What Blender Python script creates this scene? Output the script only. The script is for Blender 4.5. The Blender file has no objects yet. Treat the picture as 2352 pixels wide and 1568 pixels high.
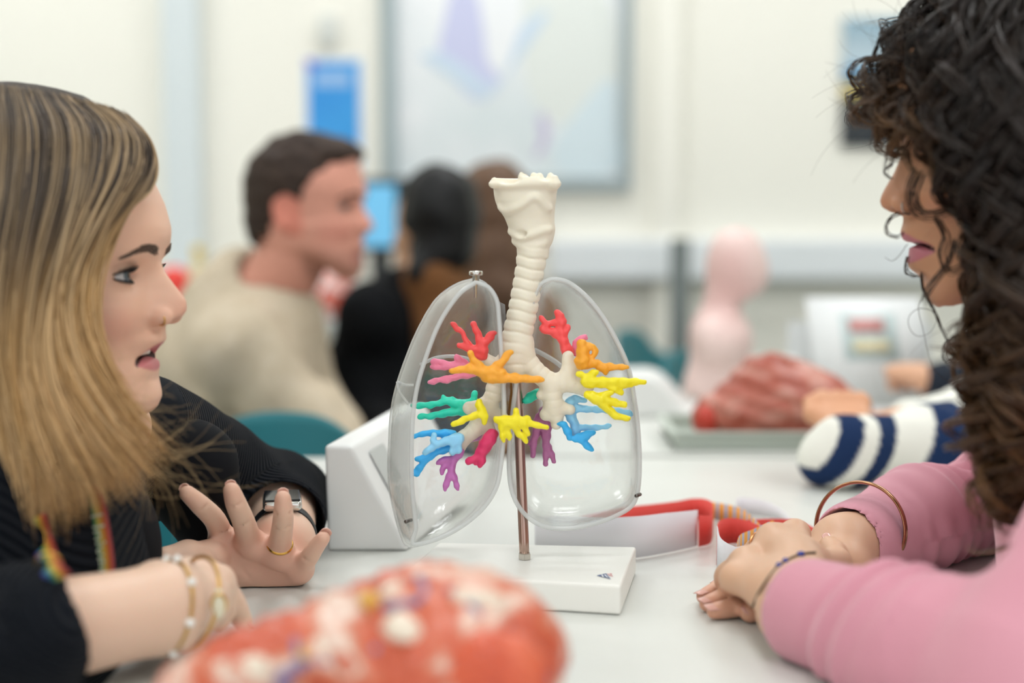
import bpy, bmesh, math, random
import numpy as np
from mathutils import Vector, Matrix
rnd = random.Random(7)
SC = bpy.context.scene
COL = SC.collection
# ------------------------------------------------------------------ camera frame (2352 x 1568)
FW, FH, FPX = 2352.0, 1568.0, 3267.0
CAMZ, TABLE = 1.055, 0.75
PITCH = math.atan(284.0 / FPX)
_cp, _sp = math.cos(PITCH), math.sin(PITCH)

def P(px, py, Y):
    """world point seen at photo pixel (px,py) at world distance Y in front of the camera"""
    u = (px - FW / 2) / FPX; v = (FH / 2 - py) / FPX
    d = np.array([u, _cp + v * _sp, -_sp + v * _cp])
    return d * (Y / d[1]) + np.array([0, 0, CAMZ])

def T(px, py, z=TABLE):
    """world point on the horizontal plane z seen at pixel"""
    u = (px - FW / 2) / FPX; v = (FH / 2 - py) / FPX
    d = np.array([u, _cp + v * _sp, -_sp + v * _cp])
    return d * ((z - CAMZ) / d[2]) + np.array([0, 0, CAMZ])

# ------------------------------------------------------------------ materials
def lin(h):
    if isinstance(h, str):
        h = h.lstrip('#'); c = [int(h[i:i + 2], 16) / 255 for i in (0, 2, 4)]
    else:
        c = [x / 255 for x in h]
    return tuple([x / 12.92 if x <= 0.04045 else ((x + 0.055) / 1.055) ** 2.4 for x in c] + [1.0])

MATS = {}
def mat(name, col, rough=0.5, metal=0.0, spec=0.5, sss=0.0, sssr=(1, .35, .2), sssc=0.006, noise=None, bump=None, sheen=0.0, trans=0.0, emit=None, alpha=None, coat=0.0):
    """procedural Principled material; noise=(scale, second colour, low, high), bump=(scale, strength)"""
    if name in MATS: return MATS[name]
    m = bpy.data.materials.new(name); m.use_nodes = True
    nt = m.node_tree; b = nt.nodes['Principled BSDF']
    b.inputs['Base Color'].default_value = lin(col)
    b.inputs['Roughness'].default_value = rough
    b.inputs['Metallic'].default_value = metal
    b.inputs['Specular IOR Level'].default_value = spec
    if coat: b.inputs['Coat Weight'].default_value = coat
    if sheen:
        b.inputs['Sheen Weight'].default_value = sheen
    if sss:
        b.inputs['Subsurface Weight'].default_value = sss
        b.inputs['Subsurface Radius'].default_value = sssr
        b.inputs['Subsurface Scale'].default_value = sssc
    if trans: b.inputs['Transmission Weight'].default_value = trans
    if emit:
        b.inputs['Emission Color'].default_value = lin(emit[0]); b.inputs['Emission Strength'].default_value = emit[1]
    tc = None
    if noise or bump:
        tc = nt.nodes.new('ShaderNodeTexCoord')
    if noise:
        n = nt.nodes.new('ShaderNodeTexNoise'); n.inputs['Scale'].default_value = noise[0]; n.inputs['Detail'].default_value = 4
        r = nt.nodes.new('ShaderNodeValToRGB')
        r.color_ramp.elements[0].position = noise[2]; r.color_ramp.elements[1].position = noise[3]
        r.color_ramp.elements[0].color = lin(col); r.color_ramp.elements[1].color = lin(noise[1])
        nt.links.new(tc.outputs['Object'], n.inputs['Vector']); nt.links.new(n.outputs['Fac'], r.inputs['Fac'])
        nt.links.new(r.outputs['Color'], b.inputs['Base Color'])
    if bump:
        n = nt.nodes.new('ShaderNodeTexNoise'); n.inputs['Scale'].default_value = bump[0]; n.inputs['Detail'].default_value = 3
        bp = nt.nodes.new('ShaderNodeBump'); bp.inputs['Strength'].default_value = bump[1]; bp.inputs['Distance'].default_value = 0.001
        nt.links.new(tc.outputs['Object'], n.inputs['Vector']); nt.links.new(n.outputs['Fac'], bp.inputs['Height'])
        nt.links.new(bp.outputs['Normal'], b.inputs['Normal'])
    MATS[name] = m
    return m

def attr_color(m, attr='tint', fac=1.0):
    """multiply-free: base colour read from a colour attribute"""
    nt = m.node_tree; b = nt.nodes['Principled BSDF']
    a = nt.nodes.new('ShaderNodeAttribute'); a.attribute_name = attr
    nt.links.new(a.outputs['Color'], b.inputs['Base Color'])
    return m

def attr_rib(m, freq, depth, attr='rib', strength=0.6):
    nt = m.node_tree; b = nt.nodes['Principled BSDF']
    a = nt.nodes.new('ShaderNodeAttribute'); a.attribute_name = attr
    mu = nt.nodes.new('ShaderNodeMath'); mu.operation = 'MULTIPLY'; mu.inputs[1].default_value = freq * 2 * math.pi
    si = nt.nodes.new('ShaderNodeMath'); si.operation = 'SINE'
    bp = nt.nodes.new('ShaderNodeBump'); bp.inputs['Strength'].default_value = strength; bp.inputs['Distance'].default_value = depth
    nt.links.new(a.outputs['Fac'], mu.inputs[0]); nt.links.new(mu.outputs[0], si.inputs[0]); nt.links.new(si.outputs[0], bp.inputs['Height'])
    nt.links.new(bp.outputs['Normal'], b.inputs['Normal'])
    return m

# ------------------------------------------------------------------ objects
def tagit(o, label=None, cat=None, group=None, kind=None):
    if label: o['label'] = label
    if cat: o['category'] = cat
    if group: o['group'] = group
    if kind: o['kind'] = kind
    return o

def thing(name, label, cat, loc=(0, 0, 0), group=None):
    o = bpy.data.objects.new(name, None); COL.objects.link(o)
    o.location = tuple(float(x) for x in loc); o.empty_display_size = 0.02
    return tagit(o, label, cat, group)

def link(name, me, m=None, parent=None, label=None, cat=None, group=None, kind=None, smooth=True):
    o = bpy.data.objects.new(name, me); COL.objects.link(o)
    if m is not None:
        for mm in (m if isinstance(m, (list, tuple)) else [m]): me.materials.append(mm)
    if smooth and len(me.polygons):
        me.polygons.foreach_set('use_smooth', np.ones(len(me.polygons), dtype=bool))
    if parent is not None:
        o.parent = parent
        q = parent; off = Vector((0, 0, 0))
        while q is not None: off += q.location; q = q.parent
        o.location = -off
    return tagit(o, label, cat, group, kind)

def mesh_np(name, V, F):
    """V (n,3), F (m,k) constant k or list of arrays"""
    me = bpy.data.meshes.new(name)
    V = np.asarray(V, dtype=np.float32)
    if isinstance(F, list):
        tot = np.concatenate([np.full(len(f), f.shape[1], dtype=np.int32) for f in F])
        idx = np.concatenate([np.asarray(f, dtype=np.int32).ravel() for f in F])
    else:
        F = np.asarray(F, dtype=np.int32)
        tot = np.full(len(F), F.shape[1], dtype=np.int32); idx = F.ravel()
    me.vertices.add(len(V)); me.vertices.foreach_set('co', V.ravel())
    me.loops.add(len(idx)); me.loops.foreach_set('vertex_index', idx)
    me.polygons.add(len(tot))
    st = np.zeros(len(tot), dtype=np.int32); st[1:] = np.cumsum(tot)[:-1]
    me.polygons.foreach_set('loop_start', st)
    try: me.polygons.foreach_set('loop_total', tot)
    except Exception: pass
    me.update(calc_edges=True)
    me.validate()
    return me

def bm_mesh(name, bm):
    me = bpy.data.meshes.new(name); bm.normal_update(); bm.to_mesh(me); bm.free(); return me

def box_bm(sx, sy, sz, loc=(0, 0, 0), bevel=0.0, seg=2, bm=None):
    own = bm is None
    b = bmesh.new()
    bmesh.ops.create_cube(b, size=1.0)
    bmesh.ops.scale(b, vec=(sx, sy, sz), verts=b.verts)
    if bevel > 0:
        bmesh.ops.bevel(b, geom=list(b.edges), offset=bevel, segments=seg, affect='EDGES', profile=0.5)
    bmesh.ops.translate(b, vec=tuple(loc), verts=b.verts)
    if own: return b
    tmp = bpy.data.meshes.new('tmp'); b.to_mesh(tmp); b.free(); bm.from_mesh(tmp); bpy.data.meshes.remove(tmp)
    return bm

def box(name, sx, sy, sz, loc, m, parent=None, bevel=0.0, rotz=0.0, rot=None, smooth=False, **kw):
    b = box_bm(sx, sy, sz, (0, 0, 0), bevel)
    M = Matrix.Translation(Vector(tuple(float(v) for v in loc))) @ (rot.to_4x4() if rot is not None else Matrix.Rotation(rotz, 4, 'Z'))
    b.transform(M)
    return link(name, bm_mesh(name, b), m, parent, smooth=smooth, **kw)

def frames(pts, up=None):
    pts = np.asarray(pts, float); n = len(pts)
    t = np.gradient(pts, axis=0); t /= np.linalg.norm(t, axis=1)[:, None] + 1e-12
    a = np.array([0, 0, 1.0]) if abs(t[0][2]) < 0.9 else np.array([1.0, 0, 0])
    if up is not None: a = np.asarray(up, float)
    N = np.zeros_like(pts); x = a - t[0] * a.dot(t[0]); N[0] = x / np.linalg.norm(x)
    for i in range(1, n):
        x = N[i - 1] - t[i] * N[i - 1].dot(t[i]); N[i] = x / (np.linalg.norm(x) + 1e-12)
    return t, N, np.cross(t, N)

def tube_geo(pts, r, sides=10, closed=False, flat=1.0, up=None):
    pts = np.asarray(pts, float); n = len(pts)
    r = np.broadcast_to(np.asarray(r, float), (n,))
    t, N, B = frames(pts, up)
    a = np.linspace(0, 2 * np.pi, sides, endpoint=False)
    V = pts[:, None, :] + r[:, None, None] * (np.cos(a)[None, :, None] * N[:, None, :] + flat * np.sin(a)[None, :, None] * B[:, None, :])
    V = V.reshape(-1, 3)
    i = np.arange(n if closed else n - 1); j = np.arange(sides)
    I, J = np.meshgrid(i, j, indexing='ij'); I2 = (I + 1) % n; J2 = (J + 1) % sides
    F = np.stack([I * sides + J, I * sides + J2, I2 * sides + J2, I2 * sides + J], -1).reshape(-1, 4)
    Fs = [F]
    if not closed:
        V = np.concatenate([V, pts[:1], pts[-1:]]); c0 = n * sides
        f0 = np.stack([np.full(sides, c0), (j + 1) % sides, j], -1)
        f1 = np.stack([np.full(sides, c0 + 1), (n - 1) * sides + j, (n - 1) * sides + (j + 1) % sides], -1)
        Fs.append(np.concatenate([f0, f1]))
    return V, Fs

def tube(name, pts, r, m, parent=None, sides=10, closed=False, flat=1.0, up=None, **kw):
    V, F = tube_geo(pts, r, sides, closed, flat, up)
    return link(name, mesh_np(name, V, F), m, parent, **kw)

def spline(pts, n):
    """Catmull-Rom through pts (k,d), n samples"""
    p = np.asarray(pts, float); k = len(p)
    if k == 2: return p[0] + (p[1] - p[0]) * np.linspace(0, 1, n)[:, None]
    q = np.concatenate([[2 * p[0] - p[1]], p, [2 * p[-1] - p[-2]]])
    s = np.linspace(0, k - 1, n); i = np.minimum(s.astype(int), k - 2); t = (s - i)[:, None]
    a, b, c, d = q[i], q[i + 1], q[i + 2], q[i + 3]
    return 0.5 * (2 * b + (c - a) * t + (2 * a - 5 * b + 4 * c - d) * t ** 2 + (3 * b - a - 3 * c + d) * t ** 3)

def strands_mesh(name, S, rad, sides=3):
    """S (n,k,3) strands, rad (n,k) -> one mesh of tubes"""
    S = np.asarray(S, np.float32); n, k, _ = S.shape
    t = np.gradient(S, axis=1); t /= np.linalg.norm(t, axis=2, keepdims=True) + 1e-9
    ref = np.array([0.31, 0.87, 0.38], np.float32)
    N = np.cross(t, ref); N /= np.linalg.norm(N, axis=2, keepdims=True) + 1e-9
    B = np.cross(t, N)
    a = np.linspace(0, 2 * np.pi, sides, endpoint=False)
    V = S[:, :, None, :] + rad[:, :, None, None] * (np.cos(a)[None, None, :, None] * N[:, :, None, :] + np.sin(a)[None, None, :, None] * B[:, :, None, :])
    base = (np.arange(n) * k * sides)[:, None, None]
    i = np.arange(k - 1)[None, :, None]; j = np.arange(sides)[None, None, :]
    j2 = (j + 1) % sides
    F = np.stack([base + i * sides + j, base + i * sides + j2, base + (i + 1) * sides + j2, base + (i + 1) * sides + j], -1).reshape(-1, 4)
    return mesh_np(name, V.reshape(-1, 3), F)

def set_color(me, C, attr='tint'):
    a = me.attributes.new(attr, 'FLOAT_COLOR', 'POINT')
    C = np.asarray(C, np.float32)
    if C.shape[1] == 3: C = np.concatenate([C, np.ones((len(C), 1), np.float32)], 1)
    a.data.foreach_set('color', C.ravel())

def set_float(me, A, attr='rib'):
    a = me.attributes.new(attr, 'FLOAT', 'POINT'); a.data.foreach_set('value', np.asarray(A, np.float32))

def verts_np(me):
    V = np.zeros(len(me.vertices) * 3, np.float32); me.vertices.foreach_get('co', V); return V.reshape(-1, 3)

# ------------------------------------------------------------------ implicit surfaces
class Cap:
    def __init__(s, a, b, ra, rb=None):
        s.a = np.asarray(a, np.float32); s.b = np.asarray(b, np.float32); s.ra = ra; s.rb = ra if rb is None else rb
        r = max(s.ra, s.rb); s.lo = np.minimum(s.a, s.b) - r; s.hi = np.maximum(s.a, s.b) + r
    def ev(s, p, bl, bh):
        ab = s.b - s.a; L = float(ab @ ab) + 1e-12
        q = p - s.a; t = np.clip((q @ ab) / L, 0, 1)
        d = q - t[:, None] * ab
        return np.sqrt(np.einsum('ij,ij->i', d, d)) - (s.ra + (s.rb - s.ra) * t)

class Ell:
    def __init__(s, c, r, R=None):
        s.c = np.asarray(c, np.float32); s.r = np.asarray(r, np.float32); s.R = None if R is None else np.asarray(R, np.float32)
        m = float(max(r)); s.lo = s.c - (m if R is not None else s.r); s.hi = s.c + (m if R is not None else s.r)
    def ev(s, p, bl, bh):
        q = p - s.c
        if s.R is not None: q = q @ s.R      # columns of R are the axes
        a = q / s.r; k0 = np.sqrt(np.einsum('ij,ij->i', a, a)); a = a / s.r
        k1 = np.sqrt(np.einsum('ij,ij->i', a, a)) + 1e-9
        return k0 * (k0 - 1) / k1

class Box:
    def __init__(s, c, h, R=None, r=0.0):
        s.c = np.asarray(c, np.float32); s.h = np.asarray(h, np.float32); s.R = None if R is None else np.asarray(R, np.float32); s.rr = r
        m = float(np.linalg.norm(s.h)); s.lo = s.c - m; s.hi = s.c + m
    def ev(s, p, bl, bh):
        q = p - s.c
        if s.R is not None: q = q @ s.R
        q = np.abs(q) - (s.h - s.rr)
        return np.linalg.norm(np.maximum(q, 0), axis=1) + np.minimum(q.max(1), 0) - s.rr

class Fn:
    def __init__(s, f, lo, hi): s.f = f; s.lo = np.asarray(lo, np.float32); s.hi = np.asarray(hi, np.float32)
    def ev(s, p, bl, bh): return s.f(p)

def smin(a, b, k):
    if k <= 0: return np.minimum(a, b)
    h = np.maximum(k - np.abs(a - b), 0) / k
    return np.minimum(a, b) - h * h * k * 0.25

class U:
    def __init__(s, k, *ch):
        s.k = k; s.ch = [c for x in ch for c in (x if isinstance(x, (list, tuple)) else [x])]
        s.lo = np.min([c.lo for c in s.ch], 0); s.hi = np.max([c.hi for c in s.ch], 0)
    def ev(s, p, bl, bh):
        out = None
        for c in s.ch:
            g = np.maximum(np.maximum(c.lo - bh, bl - c.hi), 0); g = float(np.sqrt((g * g).sum()))
            if g > s.k + 0.03: continue
            d = c.ev(p, bl, bh)
            out = d if out is None else smin(out, d, s.k)
        return np.full(len(p), 0.05, np.float32) if out is None else out

class S:
    """a minus b, smooth"""
    def __init__(s, k, a, b): s.k, s.a, s.b = k, a, b; s.lo, s.hi = a.lo, a.hi
    def ev(s, p, bl, bh):
        d = s.a.ev(p, bl, bh); c = s.b
        g = np.maximum(np.maximum(c.lo - bh, bl - c.hi), 0)
        if float(np.sqrt((g * g).sum())) > s.k + 0.03: return d
        return -smin(-d, c.ev(p, bl, bh), s.k)

class D:
    """displaced surface"""
    def __init__(s, a, f, m=0.01): s.a, s.f = a, f; s.lo = a.lo - m; s.hi = a.hi + m
    def ev(s, p, bl, bh): return s.a.ev(p, bl, bh) - s.f(p)

def chain(pts, rs, k=0.004):
    return U(k, [Cap(pts[i], pts[i + 1], rs[i], rs[i + 1]) for i in range(len(pts) - 1)])

def nets(node, h, smooth=2, n=20):
    lo = node.lo - 3 * h; hi = node.hi + 3 * h
    nb = np.ceil((hi - lo) / (h * n)).astype(int)
    g = np.stack(np.meshgrid(*[np.arange(k) for k in nb], indexing='ij'), -1).reshape(-1, 3)
    half = h * n * 0.5 * 1.7321
    loc = np.arange(-1, n + 1)
    G = np.stack(np.meshgrid(loc, loc, loc, indexing='ij'), -1).reshape(-1, 3)
    m = n + 2
    keys, verts, quads = [], [], []
    dims = nb * n + 4
    cellG = np.stack(np.meshgrid(*[np.arange(m - 1)] * 3, indexing='ij'), -1)
    corners = [(0, 0, 0), (0, 0, 1), (0, 1, 0), (0, 1, 1), (1, 0, 0), (1, 0, 1), (1, 1, 0), (1, 1, 1)]
    edges = [(a, b) for a in range(8) for b in range(a + 1, 8) if sum(abs(corners[a][i] - corners[b][i]) for i in range(3)) == 1]
    for b in g:
        o = lo + b * n * h
        c = (o + n * h * 0.5)[None].astype(np.float32)
        d0 = float(node.ev(c, o, o + n * h)[0])
        if abs(d0) > half * 1.6 + 0.006: continue
        p = (o + G * h).astype(np.float32)
        d = node.ev(p, o - h, o + (n + 1) * h).reshape(m, m, m)
        s = d < 0
        if s.all() or not s.any(): continue
        cs = [s[x:m - 1 + x, y:m - 1 + y, z:m - 1 + z] for x, y, z in corners]
        cnt = sum(c_.astype(np.int8) for c_ in cs)
        act = (cnt > 0) & (cnt < 8)
        ci = np.argwhere(act)
        if not len(ci): continue
        cd = np.stack([d[ci[:, 0] + x, ci[:, 1] + y, ci[:, 2] + z] for x, y, z in corners], 1)
        acc = np.zeros((len(ci), 3)); w = np.zeros(len(ci))
        for a_, b_ in edges:
            da, db = cd[:, a_], cd[:, b_]; x = (da < 0) != (db < 0)
            t = np.where(x, da / np.where(x, da - db, 1), 0)
            pa = np.array(corners[a_]); pb = np.array(corners[b_])
            acc += np.where(x[:, None], pa + t[:, None] * (pb - pa), 0); w += x
        v = acc / w[:, None] + ci - 1
        gid = ci - 1 + b * n + 2
        key = (gid[:, 0] * dims[1] + gid[:, 1]) * dims[2] + gid[:, 2]
        keys.append(key); verts.append(o + v * h)
        # faces on owned edges (grid point index 1..n in local array = 0..n-1)
        for ax in range(3):
            sl = [slice(1, n + 1)] * 3; sl2 = list(sl); sl2[ax] = slice(2, n + 2)
            A = s[tuple(sl)]; Bm = s[tuple(sl2)]
            e = np.argwhere(A != Bm)
            if not len(e): continue
            flip = A[e[:, 0], e[:, 1], e[:, 2]]
            u, w_ = (ax + 1) % 3, (ax + 2) % 3
            base = e + b * n + 2
            q = []
            for du, dw in ((0, 0), (-1, 0), (-1, -1), (0, -1)):
                cc = base.copy(); cc[:, u] += du; cc[:, w_] += dw
                q.append((cc[:, 0] * dims[1] + cc[:, 1]) * dims[2] + cc[:, 2])
            q = np.stack(q, 1); q[~flip] = q[~flip][:, ::-1]
            quads.append(q)
    K = np.concatenate(keys); V = np.concatenate(verts); Q = np.concatenate(quads)
    uk, idx = np.unique(K, return_index=True)
    V = V[idx]; F = np.searchsorted(uk, Q)
    ok = (uk[np.minimum(F, len(uk) - 1)] == Q).all(1)
    F = F[ok]
    for _ in range(smooth):
        A = np.zeros_like(V); c = np.zeros(len(V))
        for i in range(4):
            for j in ((i + 1) % 4, (i + 3) % 4):
                np.add.at(A, F[:, i], V[F[:, j]]); np.add.at(c, F[:, i], 1)
        V = np.where(c[:, None] > 0, 0.4 * V + 0.6 * A / np.maximum(c, 1)[:, None], V)
    return V, F

def sdf_obj(name, node, h, m, parent=None, smooth_it=2, **kw):
    V, F = nets(node, h, smooth_it)
    return link(name, mesh_np(name, V, F), m, parent, **kw)

def wob(p, amp, freq, seed=0.0):
    """cheap smooth noise for lumps and folds"""
    q = p * freq
    return amp * (np.sin(q[:, 0] + 1.3 * np.sin(q[:, 1] * 0.9 + seed) + seed) * np.sin(q[:, 1] * 1.1 + 1.7 * seed) + np.sin(q[:, 2] * 1.2 + np.sin(q[:, 0] * 0.7) + 2.1 * seed) * 0.7)

def seen(node, px, py, y0, y1, off=0.0, step=0.002):
    """first point of an implicit surface along the line of sight of a photo pixel"""
    for Y in np.arange(y0, y1, step):
        q = P(px, py, Y)
        if node.ev(q[None].astype(np.float32), q - .1, q + .1)[0] < off: return q
    return P(px, py, y1)

def bez(x, xs, ys): return np.interp(x, xs, ys)

def sstep(a, b, x):
    t = np.clip((x - a) / (b - a), 0, 1); return t * t * (3 - 2 * t)

def copy_tree(o, parent=None):
    c = o.copy(); COL.objects.link(c)
    if parent is not None: c.parent = parent
    for ch in [x for x in bpy.data.objects if x.parent == o]: copy_tree(ch, c)
    return c
# ------------------------------------------------------------------ camera, view, light
cam = bpy.data.cameras.new('camera'); camo = bpy.data.objects.new('camera', cam); COL.objects.link(camo)
cam.sensor_width = 36.0; cam.lens = 36.0 * FPX / FW; cam.clip_start = 0.05; cam.clip_end = 60
camo.location = (0, 0, CAMZ); camo.rotation_euler = (math.pi / 2 - PITCH, 0, 0)
cam.dof.use_dof = True; cam.dof.focus_distance = 1.185; cam.dof.aperture_fstop = 1.95; cam.dof.aperture_blades = 0
SC.camera = camo
SC.view_settings.view_transform = 'Standard'; SC.view_settings.look = 'None'; SC.view_settings.exposure = 0.27; SC.view_settings.gamma = 1.0
try: SC.view_settings.use_curve_mapping = False
except Exception: pass
SC.cycles.use_denoising = True; SC.cycles.use_adaptive_sampling = True; SC.cycles.adaptive_threshold = 0.05; SC.cycles.use_light_tree = False
SC.cycles.max_bounces = 8; SC.cycles.diffuse_bounces = 3; SC.cycles.glossy_bounces = 4; SC.cycles.transmission_bounces = 8; SC.cycles.transparent_max_bounces = 16
SC.cycles.caustics_reflective = False; SC.cycles.caustics_refractive = False
SC.cycles.sample_clamp_indirect = 6.0
w = bpy.data.worlds.new('World'); SC.world = w; w.use_nodes = True
w.node_tree.nodes['Background'].inputs['Color'].default_value = (0.93, 0.97, 1.0, 1)
w.node_tree.nodes['Background'].inputs['Strength'].default_value = 1.15

WY = 4.0
M_wall = mat('cream_wall_paint', '#f9f7ec', 0.7, bump=(60, 0.05))
M_floor = mat('grey_vinyl_floor', '#bfc3be', 0.45, noise=(30, '#b4b9b4', 0.4, 0.6))
M_ceil = mat('white_ceiling', '#f4f4f0', 0.9)
M_trunk = mat('pale_blue_plastic', '#f0f5f7', 0.4)
M_metal_grey = mat('grey_aluminium', '#a9b4b6', 0.4, metal=0.0)

def struct(name, sx, sy, sz, loc, m, **kw):
    return box(name, sx, sy, sz, loc, m, kind='structure', **kw)
struct('floor', 7.2, 7.4, 0.1, (0.2, 0.9, -0.05), M_floor)
struct('ceiling', 7.2, 7.4, 0.1, (0.2, 0.9, 2.75), M_ceil)
struct('wall_back', 7.2, 0.1, 2.7, (0.2, WY + 0.05, 1.35), M_wall)
struct('wall_left', 0.1, 6.6, 2.7, (-3.0, 0.7, 1.35), M_wall)
struct('wall_right', 0.1, 6.6, 2.7, (3.4, 0.7, 1.35), M_wall)
# boxed pipes on the back wall
a = P(388, 400, WY)[0]; b = P(468, 400, WY)[0]
struct('trim_1', b - a, 0.05, 2.7, ((a + b) / 2, WY - 0.026, 1.35), mat('pale_blue_trim', '#dde6e8', 0.5))
a = P(1500, 400, WY)[0]; b = P(1560, 400, WY)[0]
struct('trim_2', b - a, 0.04, 2.7, ((a + b) / 2, WY - 0.021, 1.35), M_wall)
# dado trunking: rounded grey-blue channel with a shadowed underside
z1 = P(1600, 548, WY)[2]; z0 = P(1600, 640, WY)[2]; x0 = P(1265, 600, WY)[0]
struct('trim_3', 3.3 - x0, 0.07, z1 - z0, ((3.3 + x0) / 2, WY - 0.036, (z0 + z1) / 2), M_trunk, bevel=0.008)
struct('baseboard_back', 7.0, 0.02, 0.1, (0.2, WY - 0.011, 0.05), mat('dark_baseboard', '#4a4f50', 0.5))

# ceiling light panels (real lamps)
M_glow = mat('light_panel_diffuser', '#ffffff', 0.5, emit=('#fdfeff', 8.8))
M_frame = mat('white_metal_frame', '#e8e8e8', 0.4)
pos = [(-1.5, 0.1), (0.1, 0.1), (1.7, 0.1), (-1.5, 1.9), (0.1, 1.9), (1.7, 1.9), (-1.5, 3.3), (0.1, 3.3), (1.7, 3.3)]
rowname = ['nearest the camera', 'above the big table', 'by the back wall']; colname = ['left', 'middle', 'right']
for i, (x, y) in enumerate(pos):
    t = thing('ceiling_light', f'square white ceiling light panel, {colname[i % 3]} one of the row {rowname[i // 3]}', 'ceiling light', (x, y, 2.7), 'square ceiling light panels')
    bmf = bmesh.new()
    for dx, dy, sx, sy in ((0, .3, .64, .04), (0, -.3, .64, .04), (.3, 0, .04, .56), (-.3, 0, .04, .56)):
        box_bm(sx, sy, 0.03, (dx + x, dy + y, 2.687), bm=bmf)
    link('frame', bm_mesh('frame', bmf), M_frame, t, smooth=False)
    bd_ = bmesh.new(); bd_.faces.new([bd_.verts.new((x + a_, y + b_, 2.686)) for a_, b_ in ((-.28, -.28), (-.28, .28), (.28, .28), (.28, -.28))]); link('diffuser', bm_mesh('diffuser', bd_), M_glow, t, smooth=False)
# ------------------------------------------------------------------ big table
M_table = mat('white_laminate', '#dfe1db', 0.32, spec=0.5, noise=(9, '#dadcd6', 0.35, 0.7))
M_edge = mat('grey_edge_band', '#c9cdca', 0.5)
M_leg = mat('grey_steel', '#8f9698', 0.4, metal=0.6)
def table(x0, x1, y0, y1, label, name='table'):
    t = thing(name, label, 'table', ((x0 + x1) / 2, (y0 + y1) / 2, 0))
    box('table_top', x1 - x0, y1 - y0, 0.026, ((x0 + x1) / 2, (y0 + y1) / 2, TABLE - 0.013), M_table, t, bevel=0.004, smooth=False)
    for sx in (x0 + 0.05, x1 - 0.05):
        for sy in (y0 + 0.06, y1 - 0.32):
            box('leg', 0.04, 0.04, TABLE - 0.026, (sx, sy, (TABLE - 0.026) / 2), M_leg, t, bevel=0.004)
    return t
table(-0.27, 0.52, 0.42, 1.80, 'big white laminate table in the foreground with the clear lungs standing on it')
table(0.05, 0.80, 1.83, 2.52, 'white table behind, carrying the tray with the red muscle arm')

# ------------------------------------------------------------------ transparent lungs on a stand
YM = 1.174
M_base = mat('ivory_plastic', '#f6f5ee', 0.38, spec=0.5)
M_cream = mat('cream_rubber', '#f0e8d4', 0.48, sss=0.25, sssr=(1, .8, .5), sssc=0.004, bump=(900, 0.08))
M_rod = mat('brushed_steel_rod', '#b0968a', 0.28, metal=0.95)
M_steel = mat('polished_steel', '#cfcbc4', 0.22, metal=1.0)

lung = thing('lung_model', 'clear plastic lungs with coloured bronchi and cream windpipe on white stand', 'anatomical model', (0.01, YM, TABLE))
zt = TABLE + 0.0235
c4 = [T(1426, 1345, zt), T(1461, 1255, zt), T(1008, 1245, zt), T(925, 1316, zt)]
bmb = bmesh.new()
vs = [bmb.verts.new((c[0], c[1], zt)) for c in c4]; vb = [bmb.verts.new((c[0], c[1], TABLE + 0.0005)) for c in c4]
bmb.faces.new(vs); bmb.faces.new(vb[::-1])
for i in range(4):
    j = (i + 1) % 4; bmb.faces.new([vs[j], vs[i], vb[i], vb[j]])
bmesh.ops.recalc_face_normals(bmb, faces=bmb.faces)
bmesh.ops.bevel(bmb, geom=list(bmb.edges), offset=0.0022, segments=3, affect='EDGES', profile=0.5)
link('base', bm_mesh('base', bmb), M_base, lung, smooth=False)
# printed mark on the base: blue triangle with a small figure and red letters
def flat_poly(name, pts, m, parent, z=None, label=None):
    b = bmesh.new(); b.faces.new([b.verts.new(tuple(float(v) for v in q)) for q in pts]); bmesh.ops.recalc_face_normals(b, faces=b.faces)
    return link(name, bm_mesh(name, b), m, parent, smooth=False, label=label)
zl = zt + 0.0004
M_blue = mat('logo_blue', '#3d5488', 0.5); M_red = mat('logo_red', '#d9606c', 0.5); M_white = mat('logo_white', '#f2f4f6', 0.5)
L = lambda x, y: T(1200 + x / 3.267, 1100 + y / 3.267, zl)
def quad_mesh(polys):
    b = bmesh.new()
    for p_ in polys: b.faces.new([b.verts.new(tuple(float(v) for v in q)) for q in p_])
    return b
def L3(x, y, dz): return T(1200 + x / 3.267, 1100 + y / 3.267, zl + dz)
link('logo', bm_mesh('logo', quad_mesh([[L(555, 722), L(622, 738), L(664, 750), L(640, 722), L(628, 706)]])), M_blue, lung, label='blue triangular printed mark', smooth=False)
link('logo', bm_mesh('logo', quad_mesh([[L3(590, 716, .0003), L3(600, 733, .0003), L3(612, 735, .0003), L3(604, 718, .0003)], [L3(612, 716, .0003), L3(634, 737, .0003), L3(645, 739, .0003), L3(622, 714, .0003)]])), M_white, lung, label='white strokes inside the printed mark', smooth=False)
link('logo', bm_mesh('logo', quad_mesh([[L(634, 708), L(650, 718), L(655, 718), L(640, 707)], [L(652, 709), L(672, 712), L(673, 708.5), L(652, 706)], [L(660, 716), L(674, 730), L(679, 730), L(666, 715)], [L(648, 722), L(662, 725), L(664, 722), L(648, 719.5)]])), M_red, lung, label='red letters of the printed mark', smooth=False)

# rod with nut
r0 = T(1205, 1284, zt); r1 = P(1186, 838, YM + 0.006)
rod_p = np.array([r0 + (r1 - r0) * t for t in np.linspace(0, 1, 12)])
tube('rod', rod_p, 0.0042, M_rod, lung, sides=24)
bn = bmesh.new(); bmesh.ops.create_cone(bn, cap_ends=True, segments=6, radius1=0.0056, radius2=0.0056, depth=0.0055)
bmesh.ops.bevel(bn, geom=list(bn.edges), offset=0.0006, segments=2, affect='EDGES')
bn.transform(Matrix.Translation(Vector((r0[0], r0[1], zt + 0.0028)))); link('nut', bm_mesh('nut', bn), M_steel, lung, smooth=False)

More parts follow.
